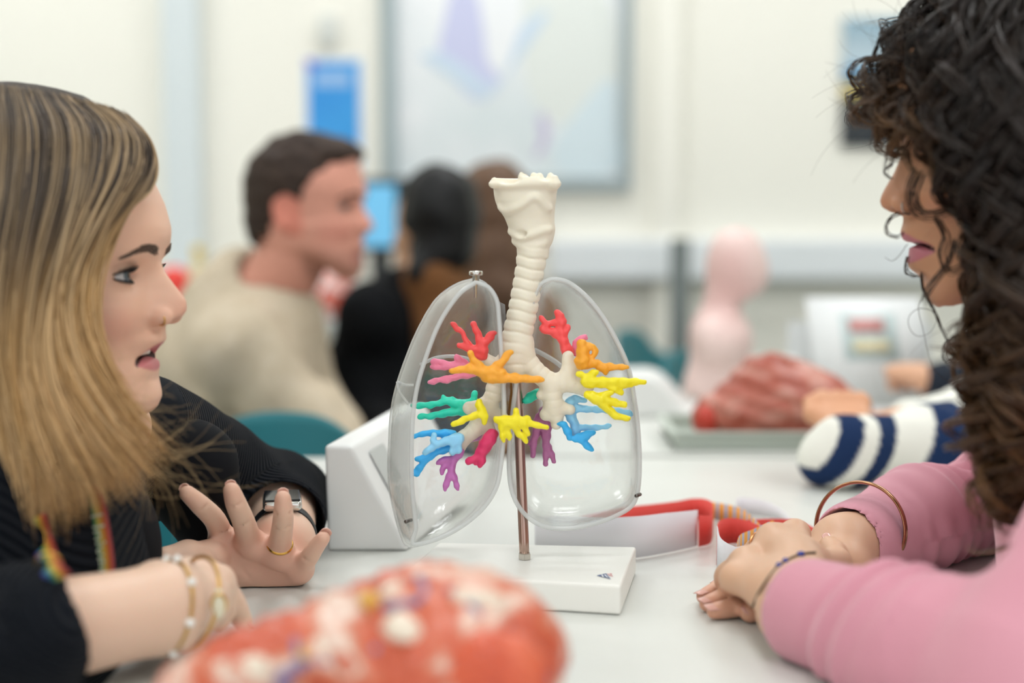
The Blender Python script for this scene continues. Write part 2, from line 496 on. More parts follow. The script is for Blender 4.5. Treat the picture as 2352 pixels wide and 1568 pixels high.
# windpipe and larynx ------------------------------------------------------------
q7 = lambda x, y, Y: P(880 + x / 3.734, 380 + y / 3.734, Y)
axis_px = [(1290, 700), (1275, 800), (1257, 900), (1240, 1000), (1222, 1100), (1205, 1200), (1180, 1320), (1155, 1430), (1130, 1560), (1122, 1640), (1118, 1720)]
ax = spline([q7(x, y, YM - 0.012) for x, y in axis_px], 60)
seg = np.linalg.norm(np.diff(ax, axis=0), axis=1); arc = np.concatenate([[0], np.cumsum(seg)]); ALEN = arc[-1]
def ringed(pts, rad, period, amp, ovl=0.9):
    """rubber pipe with cartilage rings: a smooth tube field with ridges along its arc"""
    pts = np.asarray(pts, np.float32); rad = np.broadcast_to(np.asarray(rad, np.float32), (len(pts),))
    sg = np.linalg.norm(np.diff(pts, axis=0), axis=1); ac = np.concatenate([[0], np.cumsum(sg)])
    R = float(rad.max()) + amp * 2
    def f(p):
        best = np.full(len(p), 9.0, np.float32); tt = np.zeros(len(p), np.float32); rr = np.full(len(p), rad[0], np.float32)
        for i in range(len(pts) - 1):
            ab = pts[i + 1] - pts[i]; t = np.clip(((p - pts[i]) @ ab) / float(ab @ ab), 0, 1)
            d = np.linalg.norm(p - pts[i] - t[:, None] * ab, axis=1)
            k = d < best; best = np.where(k, d, best); tt = np.where(k, ac[i] + t * sg[i], tt); rr = np.where(k, rad[i] + (rad[i + 1] - rad[i]) * t, rr)
        ph = (tt / period + 0.06 * np.sin(p[:, 0] * 300)) % 1.0
        bump = np.clip(1 - np.abs(ph - 0.5) * 2, 0, 1); bump = np.sin(np.minimum(bump * 1.7, 1) * np.pi / 2)
        return best - rr - amp * (bump - 0.6)
    return Fn(f, pts.min(0) - R, pts.max(0) + R)
tr = ringed(ax[::2], np.interp(arc[::2], [0, .03, .06, ALEN], [.0117, .0115, .0118, .0122]), 0.0088, 0.0014)
# larynx: stacked ellipses (pixel height, left, right)
prof = [(105, 940, 1490), (150, 932, 1500), (185, 944, 1498), (250, 950, 1488), (300, 960, 1484), (350, 978, 1476), (400, 1010, 1472), (450, 1042, 1470), (500, 1062, 1472), (550, 1080, 1478), (590, 1092, 1470), (630, 1108, 1462), (670, 1130, 1448), (700, 1150, 1428), (740, 1158, 1412), (790, 1150, 1412)]
lz, lx, lw = [], [], []
for y, a_, b_ in prof:
    A = q7(a_, y, YM - 0.012); B = q7(b_, y, YM - 0.012); lz.append((A[2] + B[2]) / 2); lx.append((A[0] + B[0]) / 2); lw.append((B[0] - A[0]) / 2)
lz, lx, lw = [np.array(v[::-1]) for v in (lz, lx, lw)]
def larf(p):
    z = np.clip(p[:, 2], lz[0], lz[-1]); c = np.interp(z, lz, lx); a_ = np.interp(z, lz, lw)
    dep = a_ * 0.82
    q0 = (p[:, 0] - c) / a_; q1 = (p[:, 1] - (YM - 0.010)) / dep
    n_ = 2.3
    rho = (np.abs(q0) ** n_ + np.abs(q1) ** n_) ** (1 / n_)
    d = (rho - 1) * a_ * 0.9
    return np.maximum(d, np.maximum(p[:, 2] - lz[-1], lz[0] - p[:, 2]))
body = Fn(larf, (lx.min() - .026, YM - .036, lz[0]), (lx.max() + .026, YM + .018, lz[-1]))
Yf = YM - 0.012
def surf(x, y, off=0.0):
    """front surface point of the larynx seen at crop-7 pixel"""
    w = q7(x, y, YM - 0.030); c = np.interp(w[2], lz, lx); a_ = np.interp(w[2], lz, lw)
    q0 = min(abs((w[0] - c) / a_), 0.985); q1 = (1 - q0 ** 2.3) ** (1 / 2.3)
    return np.array([w[0], YM - 0.010 - q1 * a_ * 0.82 - off, w[2]])
def ridge(pts, r, off=-0.0012, n=18):
    pp = spline([surf(x, y, off) for x, y in pts], n); return U(0.002, [Cap(pp[i], pp[i + 1], r) for i in range(n - 1)])
parts = [body,
         ridge([(945, 150), (1040, 160), (1140, 158), (1260, 152), (1380, 150), (1490, 160)], 0.0034, -0.0016),
         ridge([(1005, 355), (1050, 385), (1120, 368), (1200, 330), (1255, 285), (1305, 268), (1350, 300), (1395, 355), (1425, 366)], 0.0025),
         ridge([(1090, 570), (1180, 610), (1240, 600), (1290, 588), (1370, 560), (1430, 548)], 0.0022),
         ridge([(1120, 655), (1200, 690), (1300, 690), (1390, 664)], 0.0018)]
ztop = lz[-1]; prongs = []
for (x, y0, y1, r, dy) in ((950, 150, 128, .0030, -.004), (1185, 130, 72, .0022, -.006), (1215, 130, 98, .003, -.003), (1290, 130, 82, .0030, .004), (1345, 130, 88, .0032, .002), (1435, 130, 84, .0030, 0), (1475, 150, 110, .0034, -.004)):
    prongs.append(Cap(q7(x, y0, YM - .022 + dy), q7(x, y1, YM - .022 + dy), r * 1.5, r * 0.8))
lar = U(0.003, parts)
dip = Ell(q7(1075, 112, YM - .030), (.0105, .03, .0042)); dip2 = Ell(q7(1395, 98, YM - .030), (.006, .03, .0028))
hole = Ell((lx[-1] + 0.002, YM - 0.008, ztop + 0.004), (lw[-1] * 0.80, lw[-1] * 0.62, 0.016))
dent = Ell(surf(1185, 590, -0.0002), (0.0065, 0.0018, 0.0022))
lar = U(0.003, S(0.003, S(0.002, S(0.002, S(0.002, lar, hole), dip), dip2), dent), prongs)
# bronchi in cream: crop-8 coordinates
q8 = lambda x, y, Y: P(880 + x / 2.703, 700 + y / 2.703, Y)
SR = 1.03 / 2.703 / 2783
def bchain(lst, dY=0.0, n=None, Y0=YM - 0.012):
    """[(x,y,r[,dY])...] in crop-8 pixels -> smooth chain of capsules"""
    q = np.array([(v[0], v[1], v[2], (v[3] if len(v) > 3 else 0.0)) for v in lst], float)
    n = n or max(2, int(3 * (len(q) - 1) + 1)); s = spline(q, n)
    pts = [q8(v[0], v[1], Y0 + dY + v[3]) for v in s]
    return U(0.0015, [Cap(pts[i], pts[i + 1], s[i, 2] * SR, s[i + 1, 2] * SR) for i in range(n - 1)])
def bring(lst, period=0.006, amp=0.0008, dY=0.0, Y0=YM - 0.012):
    q = np.array([(v[0], v[1], v[2], (v[3] if len(v) > 3 else 0.0)) for v in lst], float)
    s = spline(q, 5 * (len(q) - 1) + 1)
    return ringed([q8(v[0], v[1], Y0 + dY + v[3]) for v in s], s[:, 2] * SR, period, amp)
cream = U(0.0035, [lar, tr,
    bring([(850, 250, 88), (842, 310, 82), (845, 345, 60)], .0088, .0006),
    bring([(820, 310, 60), (765, 360, 48), (715, 425, 52), (700, 500, 56), (680, 575, 52), (655, 640, 46)], .0062),
    bring([(770, 350, 46), (700, 370, 44), (650, 345, 38), (610, 315, 34)], .0062, .0003),
    bring([(655, 620, 46), (620, 690, 56), (580, 760, 54), (520, 810, 44), (450, 850, 44)], .0062, .0004),
    bring([(650, 640, 40), (700, 670, 36), (740, 700, 36)], .0062, .0003),
    bring([(640, 610, 42), (590, 630, 40), (535, 640, 40)], .0062, .0003),
    bring([(640, 740, 40), (665, 780, 36)], .0062, .0003), bring([(510, 820, 38), (480, 890, 30)], .0062, .0003),
    bring([(870, 310, 66), (915, 370, 58), (970, 430, 58), (1050, 480, 58), (1140, 480, 60), (1210, 490, 54), (1265, 500, 44)], .0066, .0005),
    bring([(1130, 460, 46), (1150, 390, 42), (1148, 320, 36)], .0062, .0003), bring([(1150, 430, 40), (1190, 390, 34)], .0062, .0003),
    bring([(1200, 500, 40), (1260, 540, 32)], .0062, .0003),
    bring([(1030, 490, 56), (1050, 560, 58), (1060, 630, 56), (1075, 700, 44), (1075, 740, 34)], .0066, .0005),
    bring([(1060, 620, 44), (1120, 640, 36), (1160, 650, 32)], .0062, .0003), bring([(1030, 560, 40), (980, 560, 30)], .0062, .0002),
    bring([(1050, 630, 44), (1010, 680, 38)], .0062, .0003)])
Vb, Fb = nets(cream, 0.00085, 1)
link('windpipe_and_bronchi', mesh_np('windpipe', Vb, Fb), M_cream, lung)

def bronch(name, col, groups, dY, label, h=0.0008):
    m = mat('translucent_' + name, col, 0.38, sss=0.5, sssr=(1, 1, 1), sssc=0.004, spec=0.4, bump=(500, 0.15))
    u = U(0.0009, [bchain(g, dY) for g in groups])
    u = D(u, lambda p: wob(p, 0.00045, 700.0, 1.7), 0.002)
    V, F = nets(u, h, 1)
    link('bronchus', mesh_np('bronchus', V, F), m, lung, label=label)
bronch('red', '#ff5c5c', [[(612, 312, 34), (612, 265, 32), (596, 195, 20), (572, 150, 17), (558, 116, 16)], [(600, 290, 30), (545, 262, 20), (512, 215, 14), (480, 160, 13), (455, 142, 14), (428, 116, 13)], [(580, 300, 26), (525, 262, 20), (472, 250, 17)], [(620, 250, 26), (650, 205, 18), (672, 185, 15), (690, 176, 14)], [(625, 240, 22), (665, 215, 12), (684, 198, 10)]], -0.004, 'red bronchus tree near the top of the left lung')
bronch('pink', '#fb8fae', [[(565, 385, 26), (480, 378, 22), (420, 372, 20), (350, 357, 17), (302, 352, 14)], [(430, 380, 22), (360, 386, 17), (300, 386, 12)], [(520, 375, 22), (480, 345, 17), (456, 320, 16)], [(560, 425, 22), (490, 440, 20), (420, 455, 18), (340, 470, 15), (285, 478, 14)], [(420, 462, 17), (400, 470, 15)]], 0.004, 'pink bronchus tree behind the orange one')
bronch('orange', '#ffb03a', [[(690, 425, 46), (610, 412, 34), (540, 395, 26), (480, 402, 19), (432, 408, 19)], [(610, 400, 30), (568, 350, 19), (540, 298, 17)], [(690, 405, 34), (735, 355, 22), (768, 318, 19), (792, 290, 15)], [(660, 440, 42), (770, 452, 30), (860, 456, 24), (930, 460, 20), (985, 464, 18)], [(640, 440, 34), (680, 445, 40), (730, 430, 36)]], -0.026, 'orange star shaped bronchus in front of the windpipe fork')
bronch('teal', '#35dcbc', [[(530, 640, 36), (460, 615, 30), (400, 595, 24), (320, 618, 17), (250, 625, 17), (184, 627, 14)], [(520, 655, 32), (440, 662, 26), (360, 678, 20), (290, 690, 16), (224, 692, 15)], [(510, 610, 22), (555, 592, 18), (568, 562, 16), (567, 545, 14)], [(420, 610, 22), (385, 585, 15), (376, 573, 12)]], 0.008, 'teal green bronchus tree reaching to the left edge')
bronch('yellow', '#ffea2a', [[(593, 596, 17), (603, 640, 22), (628, 690, 22), (628, 728, 15)], [(620, 670, 26), (550, 695, 19), (490, 718, 17), (440, 738, 18)]], -0.018, 'small yellow bronchus beside the teal one')
bronch('yellow', '#ffea2a', [[(705, 712, 20), (750, 722, 30), (800, 728, 36), (855, 725, 30), (905, 730, 19), (960, 748, 16), (1012, 760, 15)], [(822, 715, 22), (828, 685, 18), (826, 658, 17)], [(850, 735, 20), (880, 772, 15), (905, 799, 13)], [(815, 750, 24), (850, 805, 17), (888, 844, 14)], [(765, 745, 24), (778, 802, 16), (786, 834, 13)], [(735, 735, 22), (738, 797, 16), (746, 840, 13)], [(870, 720, 18), (904, 701, 13)]], -0.026, 'big yellow hand shaped bronchus in front of the rod')
bronch('blue', '#45bcff', [[(430, 800, 24), (370, 800, 24), (290, 798, 18), (230, 806, 14), (186, 816, 12)], [(420, 880, 30), (330, 915, 22), (260, 945, 18), (212, 960, 18)], [(290, 950, 18), (240, 990, 17), (205, 1030, 14), (172, 1054, 11)], [(232, 1000, 14), (220, 1035, 13), (208, 1060, 10)]], -0.004, 'strong blue bronchus tree low on the left')
bronch('light_blue', '#98d6fa', [[(475, 825, 30), (410, 840, 26), (340, 865, 22), (290, 890, 19), (264, 920, 17)], [(330, 870, 22), (312, 835, 17), (318, 808, 14)], [(460, 850, 30), (438, 885, 22), (428, 925, 14)], [(465, 860, 26), (470, 900, 16), (470, 912, 13)]], -0.014, 'pale blue bronchus tree low on the left')
bronch('purple', '#c878ba', [[(478, 915, 26), (448, 945, 24), (425, 1000, 20), (410, 1070, 17), (398, 1100, 17), (385, 1144, 13)], [(428, 1040, 18), (448, 1090, 16), (466, 1146, 12)], [(448, 945, 20), (400, 962, 18), (370, 970, 17), (336, 985, 12)], [(400, 975, 17), (376, 1005, 15), (360, 1046, 12)], [(375, 965, 14), (352, 968, 12)]], -0.006, 'purple bronchus tree hanging lowest on the left')
bronch('mauve', '#c890bd', [[(600, 795, 22), (575, 820, 19), (545, 830, 16), (520, 855, 12)], [(560, 830, 15), (590, 835, 11)]], 0.006, 'small mauve bronchus behind the crimson one')
bronch('crimson', '#e23c70', [[(682, 795, 28), (664, 825, 38), (640, 862, 38), (612, 910, 30), (580, 945, 22), (540, 965, 20), (530, 978, 14)], [(612, 920, 24), (612, 960, 22), (605, 996, 16)], [(560, 950, 18), (570, 985, 13)]], -0.014, 'crimson bronchus under the left branch')
bronch('red', '#ff5c5c', [[(1148, 302, 36), (1130, 250, 31), (1108, 200, 28), (1100, 150, 24), (1106, 100, 24), (1090, 60, 20), (1084, 42, 14)], [(1090, 185, 24), (1040, 165, 22), (1000, 150, 22), (990, 140, 18)], [(1010, 150, 18), (1018, 125, 18), (1035, 115, 14), (1085, 110, 18)], [(1020, 120, 14), (990, 90, 14), (972, 72, 9)], [(1120, 200, 22), (1140, 155, 16), (1152, 130, 14)], [(1106, 100, 22), (1122, 95, 13)]], 0.004, 'red bronchus tree near the top of the right lung')
bronch('pink', '#fb8fae', [[(1198, 300, 20), (1196, 250, 17), (1215, 215, 15), (1255, 190, 13)], [(1196, 250, 15), (1185, 232, 12)], [(1230, 205, 13), (1260, 210, 10)]], 0.010, 'small pink bronchus behind the right orange one')
bronch('orange', '#ffb03a', [[(1205, 350, 20), (1240, 350, 40), (1240, 300, 34), (1234, 250, 26), (1232, 228, 18)], [(1240, 262, 24), (1285, 258, 18), (1315, 272, 13), (1312, 310, 14), (1285, 330, 15)], [(1230, 370, 32), (1300, 362, 25), (1360, 380, 22), (1430, 384, 18), (1514, 384, 15)], [(1340, 380, 22), (1370, 405, 16), (1382, 424, 14)]], -0.014, 'orange bronchus on the right branch')
bronch('yellow', '#ffea2a', [[(1262, 478, 34), (1340, 480, 30), (1420, 480, 26), (1500, 478, 22), (1560, 478, 18), (1620, 482, 15)], [(1260, 455, 26), (1300, 432, 20), (1322, 418, 17)], [(1240, 430, 14), (1205, 432, 11), (1290, 440, 14)], [(1400, 495, 24), (1440, 525, 19), (1480, 546, 15)], [(1470, 490, 22), (1510, 495, 16), (1540, 497, 12)]], -0.022, 'upper yellow bronchus pointing to the right edge')
bronch('yellow', '#ffea2a', [[(1268, 555, 24), (1330, 585, 34), (1380, 595, 28), (1450, 608, 19), (1500, 618, 17)], [(1350, 600, 30), (1400, 650, 22), (1450, 690, 20), (1522, 706, 16)], [(1340, 570, 26), (1390, 555, 18), (1420, 545, 14)]], -0.024, 'lower yellow bronchus pointing to the right edge')
bronch('light_blue', '#a4dafa', [[(1160, 640, 26), (1160, 600, 26), (1190, 585, 20), (1250, 590, 15)], [(1175, 640, 24), (1260, 645, 19), (1350, 650, 17), (1430, 655, 17), (1500, 665, 16), (1545, 680, 13)], [(1150, 640, 30), (1165, 690, 28), (1190, 750, 26), (1200, 810, 24), (1190, 838, 14)], [(1200, 760, 20), (1280, 760, 17), (1350, 758, 14), (1414, 750, 12)]], 0.004, 'pale blue bronchus tree on the right')
bronch('blue', '#45bcff', [[(1085, 738, 12), (1120, 745, 18), (1150, 790, 20), (1160, 832, 14)], [(1190, 830, 20), (1250, 815, 24), (1290, 798, 18), (1302, 788, 12)], [(1220, 825, 22), (1250, 860, 18), (1280, 880, 17), (1296, 900, 12)]], -0.004, 'strong blue bronchus on the right')
bronch('plum', '#b56f9c', [[(1000, 660, 34), (1005, 720, 40), (1012, 800, 30), (1012, 880, 20), (1010, 985, 16)], [(1015, 860, 22), (1040, 920, 17), (1058, 970, 13)], [(970, 690, 26), (955, 780, 24), (935, 850, 20), (928, 935, 15)], [(940, 840, 18), (905, 862, 12)]], 0.012, 'plum purple bronchus tree behind the rod on the right')
bronch('teal', '#35dcbc', [[(975, 545, 24), (940, 555, 26), (905, 580, 24), (880, 600, 15)]], 0.014, 'short teal bronchus behind the rod')

# clear shells -----------------------------------------------------------------
def clear_mat():
    m = bpy.data.materials.new('clear_acrylic'); m.use_nodes = True; nt = m.node_tree; nt.nodes.clear()
    out = nt.nodes.new('ShaderNodeOutputMaterial')
    tr_ = nt.nodes.new('ShaderNodeBsdfTransparent'); tr_.inputs['Color'].default_value = (0.965, 0.97, 0.965, 1)
    gl = nt.nodes.new('ShaderNodeBsdfGlossy'); gl.inputs['Roughness'].default_value = 0.10
    df = nt.nodes.new('ShaderNodeBsdfDiffuse'); df.inputs['Color'].default_value = (0.86, 0.88, 0.87, 1)
    tl = nt.nodes.new('ShaderNodeBsdfTranslucent'); tl.inputs['Color'].default_value = (0.86, 0.88, 0.87, 1)
    tc = nt.nodes.new('ShaderNodeTexCoord'); no = nt.nodes.new('ShaderNodeTexNoise'); no.inputs['Scale'].default_value = 42; no.inputs['Detail'].default_value = 3
    bp = nt.nodes.new('ShaderNodeBump'); bp.inputs['Strength'].default_value = 0.35; bp.inputs['Distance'].default_value = 0.004
    nt.links.new(tc.outputs['Object'], no.inputs['Vector']); nt.links.new(no.outputs['Fac'], bp.inputs['Height']); nt.links.new(bp.outputs['Normal'], gl.inputs['Normal'])
    lw_ = nt.nodes.new('ShaderNodeLayerWeight'); lw_.inputs['Blend'].default_value = 0.5
    pw = nt.nodes.new('ShaderNodeMath'); pw.operation = 'POWER'; pw.inputs[1].default_value = 3.0
    fr = nt.nodes.new('ShaderNodeMapRange'); fr.inputs['To Min'].default_value = 0.05; fr.inputs['To Max'].default_value = 0.55
    nt.links.new(lw_.outputs['Facing'], pw.inputs[0]); nt.links.new(pw.outputs[0], fr.inputs['Value'])
    sc = nt.nodes.new('ShaderNodeMapRange'); sc.inputs['To Min'].default_value = 0.055; sc.inputs['To Max'].default_value = 0.50
    a1 = nt.nodes.new('ShaderNodeMixShader'); a2 = nt.nodes.new('ShaderNodeMixShader'); a3 = nt.nodes.new('ShaderNodeMixShader')
    nt.links.new(pw.outputs[0], sc.inputs['Value'])
    nt.links.new(df.outputs[0], a3.inputs[1]); nt.links.new(tl.outputs[0], a3.inputs[2]); a3.inputs[0].default_value = 0.5
    nt.links.new(sc.outputs[0], a1.inputs[0]); nt.links.new(tr_.outputs[0], a1.inputs[1]); nt.links.new(a3.outputs[0], a1.inputs[2])
    nt.links.new(fr.outputs[0], a2.inputs[0]); nt.links.new(a1.outputs[0], a2.inputs[1]); nt.links.new(gl.outputs[0], a2.inputs[2])
    nt.links.new(a2.outputs[0], out.inputs['Surface'])
    return m
M_clear = clear_mat()
def rim_mat():
    m = bpy.data.materials.new('clear_acrylic_rim'); m.use_nodes = True; nt = m.node_tree; nt.nodes.clear()
    out = nt.nodes.new('ShaderNodeOutputMaterial'); mx = nt.nodes.new('ShaderNodeMixShader'); mx.inputs[0].default_value = 0.5
    tr_ = nt.nodes.new('ShaderNodeBsdfTransparent'); tr_.inputs['Color'].default_value = (0.9, 0.91, 0.9, 1)
    pb = nt.nodes.new('ShaderNodeBsdfPrincipled'); pb.inputs['Base Color'].default_value = (0.87, 0.89, 0.88, 1); pb.inputs['Roughness'].default_value = 0.12
    nt.links.new(tr_.outputs[0], mx.inputs[1]); nt.links.new(pb.outputs[0], mx.inputs[2]); nt.links.new(mx.outputs[0], out.inputs['Surface'])
    return m
M_rim = rim_mat()

def resample(px, n):
    px = np.asarray(px, float); c = np.concatenate([px, px[:1]])
    s = spline(c, 40 * len(c)); d = np.concatenate([[0], np.cumsum(np.linalg.norm(np.diff(s, axis=0), axis=1))])
    t = np.linspace(0, d[-1], n, endpoint=False)
    return np.stack([np.interp(t, d, s[:, 0]), np.interp(t, d, s[:, 1])], 1)

def shell(name, rim_px, wall_px, Yr, depth, label, shift, n=180):
    R = resample(rim_px, n); W = resample(wall_px, n)
    rings = [(R, Yr), (R * .55 + W * .45, Yr + depth * .18), (W, Yr + depth * .45)]
    cW = W.mean(0)
    for s, y in ((.93, .68), (.80, .84), (.62, .94), (.40, .985), (.18, 1.0), (0.03, 1.0)):
        rings.append((cW + (W - cW) * s + np.array(shift) * (1 - s), Yr + depth * y))
    # densify between rings
    A = np.array([np.column_stack([r, np.full(n, y)]) for r, y in rings])
    k = A.shape[0]; A2 = spline(A.reshape(k, -1), 34).reshape(34, n, 3)
    V = np.array([P(x, y, Y) for x, y, Y in A2.reshape(-1, 3)])
    V += (wob(V, 0.0008, 75.0, 2.0) * np.clip((V[:, 1] - Yr) / depth * 3, 0, 1))[:, None] * np.array([0.5, 1, 0.4])
    i, j = np.meshgrid(np.arange(33), np.arange(n), indexing='ij'); j2 = (j + 1) % n
    F = np.stack([i * n + j, i * n + j2, (i + 1) * n + j2, (i + 1) * n + j], -1).reshape(-1, 4)
    o = link(name, mesh_np(name, V, F), M_clear, lung, label=label)
    so = o.modifiers.new('thickness', 'SOLIDIFY'); so.thickness = 0.0022; so.offset = 0
    rp = np.array([P(x, y, Yr) for x, y in resample(rim_px, n)])
    tube('shell_rim', rp, 0.0019, M_rim, lung, sides=10, closed=True)
    return V
# clear left lung: front rim and bulging side wall
rimL = [(1093, 648), (1058, 672), (1025, 715), (1000, 762), (975, 830), (958, 890), (948, 960), (945, 1040), (946, 1110), (951, 1170), (955, 1212), (948, 1248), (985, 1244), (1030, 1226), (1075, 1198), (1115, 1160), (1140, 1118), (1150, 1070), (1157, 1000), (1158, 930), (1155, 860), (1150, 790), (1146, 730), (1141, 690), (1122, 660)]
walL = [(1093, 640), (1050, 652), (1003, 686), (965, 748), (935, 815), (912, 885), (898, 960), (893, 1040), (895, 1110), (906, 1180), (922, 1232), (938, 1253), (975, 1246), (1020, 1226), (1062, 1196), (1100, 1156), (1125, 1112), (1138, 1066), (1146, 1000), (1148, 930), (1146, 860), (1143, 790), (1140, 735), (1136, 692), (1118, 655)]
VL = shell('lung_shell', rimL, walL, 1.140, 0.080, 'clear shell of the lung left of the windpipe', (10, 0))
rimR = [(1265, 641), (1240, 655), (1222, 700), (1205, 770), (1190, 850), (1178, 940), (1170, 1020), (1170, 1090), (1180, 1140), (1205, 1180), (1245, 1207), (1300, 1214), (1360, 1204), (1415, 1184), (1452, 1160), (1466, 1120), (1469, 1060), (1466, 990), (1456, 910), (1442, 840), (1415, 780), (1385, 728), (1350, 684), (1312, 652), (1285, 642)]
walR = [(1268, 646), (1245, 664), (1228, 708), (1212, 775), (1198, 852), (1186, 940), (1177, 1020), (1174, 1085), (1184, 1130), (1210, 1165), (1248, 1188), (1300, 1194), (1360, 1186), (1412, 1168), (1446, 1145), (1459, 1110), (1463, 1058), (1461, 990), (1452, 910), (1437, 842), (1411, 784), (1380, 733), (1346, 690), (1310, 660), (1286, 648)]
VR = shell('lung_shell', rimR, walR, 1.155, 0.080, 'clear shell of the lung right of the windpipe', (-20, 0))
# clear web between the lungs behind the windpipe
web = np.array([P(x, y, 1.185) for x, y in ((1140, 690), (1160, 700), (1172, 900), (1160, 1000), (1150, 900), (1143, 780))])
wv = np.concatenate([web, web + np.array([0, 0.003, 0])])
wf = [np.array([[i, (i + 1) % 6, (i + 1) % 6 + 6, i + 6] for i in range(6)])]
bw = bmesh.new(); vv = [bw.verts.new(tuple(v)) for v in wv]
bw.faces.new(vv[:6]); bw.faces.new(vv[6:][::-1])
for i in range(6): bw.faces.new([vv[i], vv[i + 6], vv[(i + 1) % 6 + 6], vv[(i + 1) % 6]])
bmesh.ops.recalc_face_normals(bw, faces=bw.faces)
link('joining_web', bm_mesh('joining_web', bw), M_clear, lung, smooth=False)
# fissure lines moulded into the shells
def fiss(pts, Y, r=0.0011):
    p_ = spline([P(x, y, Y) for x, y in pts], 30); tube('fissure_line', p_, r, M_rim, lung, sides=8)
fiss([(965, 838), (1000, 822), (1040, 818), (1080, 826), (1100, 845)], 1.205, .0016)
fiss([(1215, 798), (1245, 812), (1275, 830), (1300, 850)], 1.22, .0020)
fiss([(912, 876), (930, 883), (950, 884)], 1.168); fiss([(912, 876), (918, 900), (938, 928)], 1.168)
# screws
def lathe(name, prof_, m, parent, origin, seg=24, knurl=0.0, **kw):
    """prof_: [(radius, z)] turned about a vertical axis at origin"""
    a = np.linspace(0, 2 * np.pi, seg, endpoint=False); pr = np.array(prof_, float)
    V = np.stack([pr[:, None, 0] * (1 + knurl * (np.arange(seg) % 2)[None]) * np.cos(a)[None], pr[:, None, 0] * (1 + knurl * (np.arange(seg) % 2)[None]) * np.sin(a)[None], np.repeat(pr[:, 1:2], seg, 1)], -1).reshape(-1, 3) + np.asarray(origin)
    i, j = np.meshgrid(np.arange(len(pr) - 1), np.arange(seg), indexing='ij'); j2 = (j + 1) % seg
    F = np.stack([i * seg + j, i * seg + j2, (i + 1) * seg + j2, (i + 1) * seg + j], -1).reshape(-1, 4)
    return link(name, mesh_np(name, V, F), m, parent, **kw)
s0 = P(1093, 628, 1.150)
lathe('thumb_screw', [(0.0001, .0023), (.0050, .0021), (.0055, .0014), (.0055, -.0008), (.0050, -.0014), (.0028, -.0016), (.0028, -.0085), (.0017, -.0088), (.0016, -.0195), (.0001, -.0197)], M_steel, lung, s0, 40, 0.03)
for (x, y, Y) in ((935, 1196, 1.148), (1463, 1137, 1.150)):
    p_ = P(x, y, Y); tube('small_screw', [p_ + np.array([-.001, -.003, 0]), p_ + np.array([.003, .004, 0])], 0.0015, mat('dark_steel', '#6f6a66', 0.3, metal=0.9), lung, sides=12)

# ------------------------------------------------------------------ other things on the table
M_wplast = mat('white_stand_plastic', '#eceeec', 0.35)
def wedge(name, label, base_l, base_r, px_prof, Y, ext, bev, cat):
    """prism: end face traced (left/right/top) at depth Y, extruded along ext"""
    t = thing(name, label, cat, (base_l + base_r) / 2)
    b = bmesh.new(); a_ = [b.verts.new(tuple(q)) for q in px_prof]; c_ = [b.verts.new(tuple(np.asarray(q) + ext)) for q in px_prof]
    b.faces.new(a_); b.faces.new(c_[::-1]); n = len(a_)
    for i in range(n): b.faces.new([a_[i], c_[i], c_[(i + 1) % n], a_[(i + 1) % n]])
    bmesh.ops.recalc_face_normals(b, faces=b.faces)
    bmesh.ops.bevel(b, geom=list(b.edges), offset=bev, segments=4, affect='EDGES', profile=0.5)
    link('body', bm_mesh('body', b), M_wplast, t, smooth=False)
    return t
e0 = T(752, 1263); e1 = T(936, 1268)
Yw = (e0[1] + e1[1]) / 2; e0[1] = e1[1] = Yw
tl = P(744, 1022, Yw); trr = P(806, 1024, Yw)
w1 = wedge('wedge_stand', 'white sloping plastic stand between the teal chair and the clear lungs', e0, e1, [e0, e1, np.array([trr[0], Yw, trr[2]]), np.array([tl[0], Yw, tl[2]])], Yw, np.array([0.055, 0.21, 0.012]), 0.004, 'stand')
# recessed long slot on the slope
sl = np.array([trr + (e1 - trr) * t + np.array([0.055, 0.21, 0.012]) * s + np.array([0.0012, 0, 0.0008]) for t, s in ((.12, .12), (.85, .12), (.85, .3), (.12, .3))])
bsl = bmesh.new(); bsl.faces.new([bsl.verts.new(tuple(q)) for q in sl]); link('slot', bm_mesh('slot', bsl), mat('grey_slot', '#c4c9c6', 0.5), w1, smooth=False)
# second white rounded stand behind the lungs, on the rear table
Y2 = 2.16
pp = [(1400, 1015), (1606, 1012), (1578, 948), (1560, 930), (1538, 900), (1510, 875), (1480, 866), (1400, 868)]
pf = [P(x, y, Y2) for x, y in pp]; zmin = pf[1][2]
for q in pf[:2]: q[2] = TABLE + 0.0005
wedge('wedge_stand', 'white rounded plastic stand behind the right lung beside the tray', pf[0], pf[1], pf, Y2, np.array([0.02, 0.16, 0.0]), 0.006, 'stand')

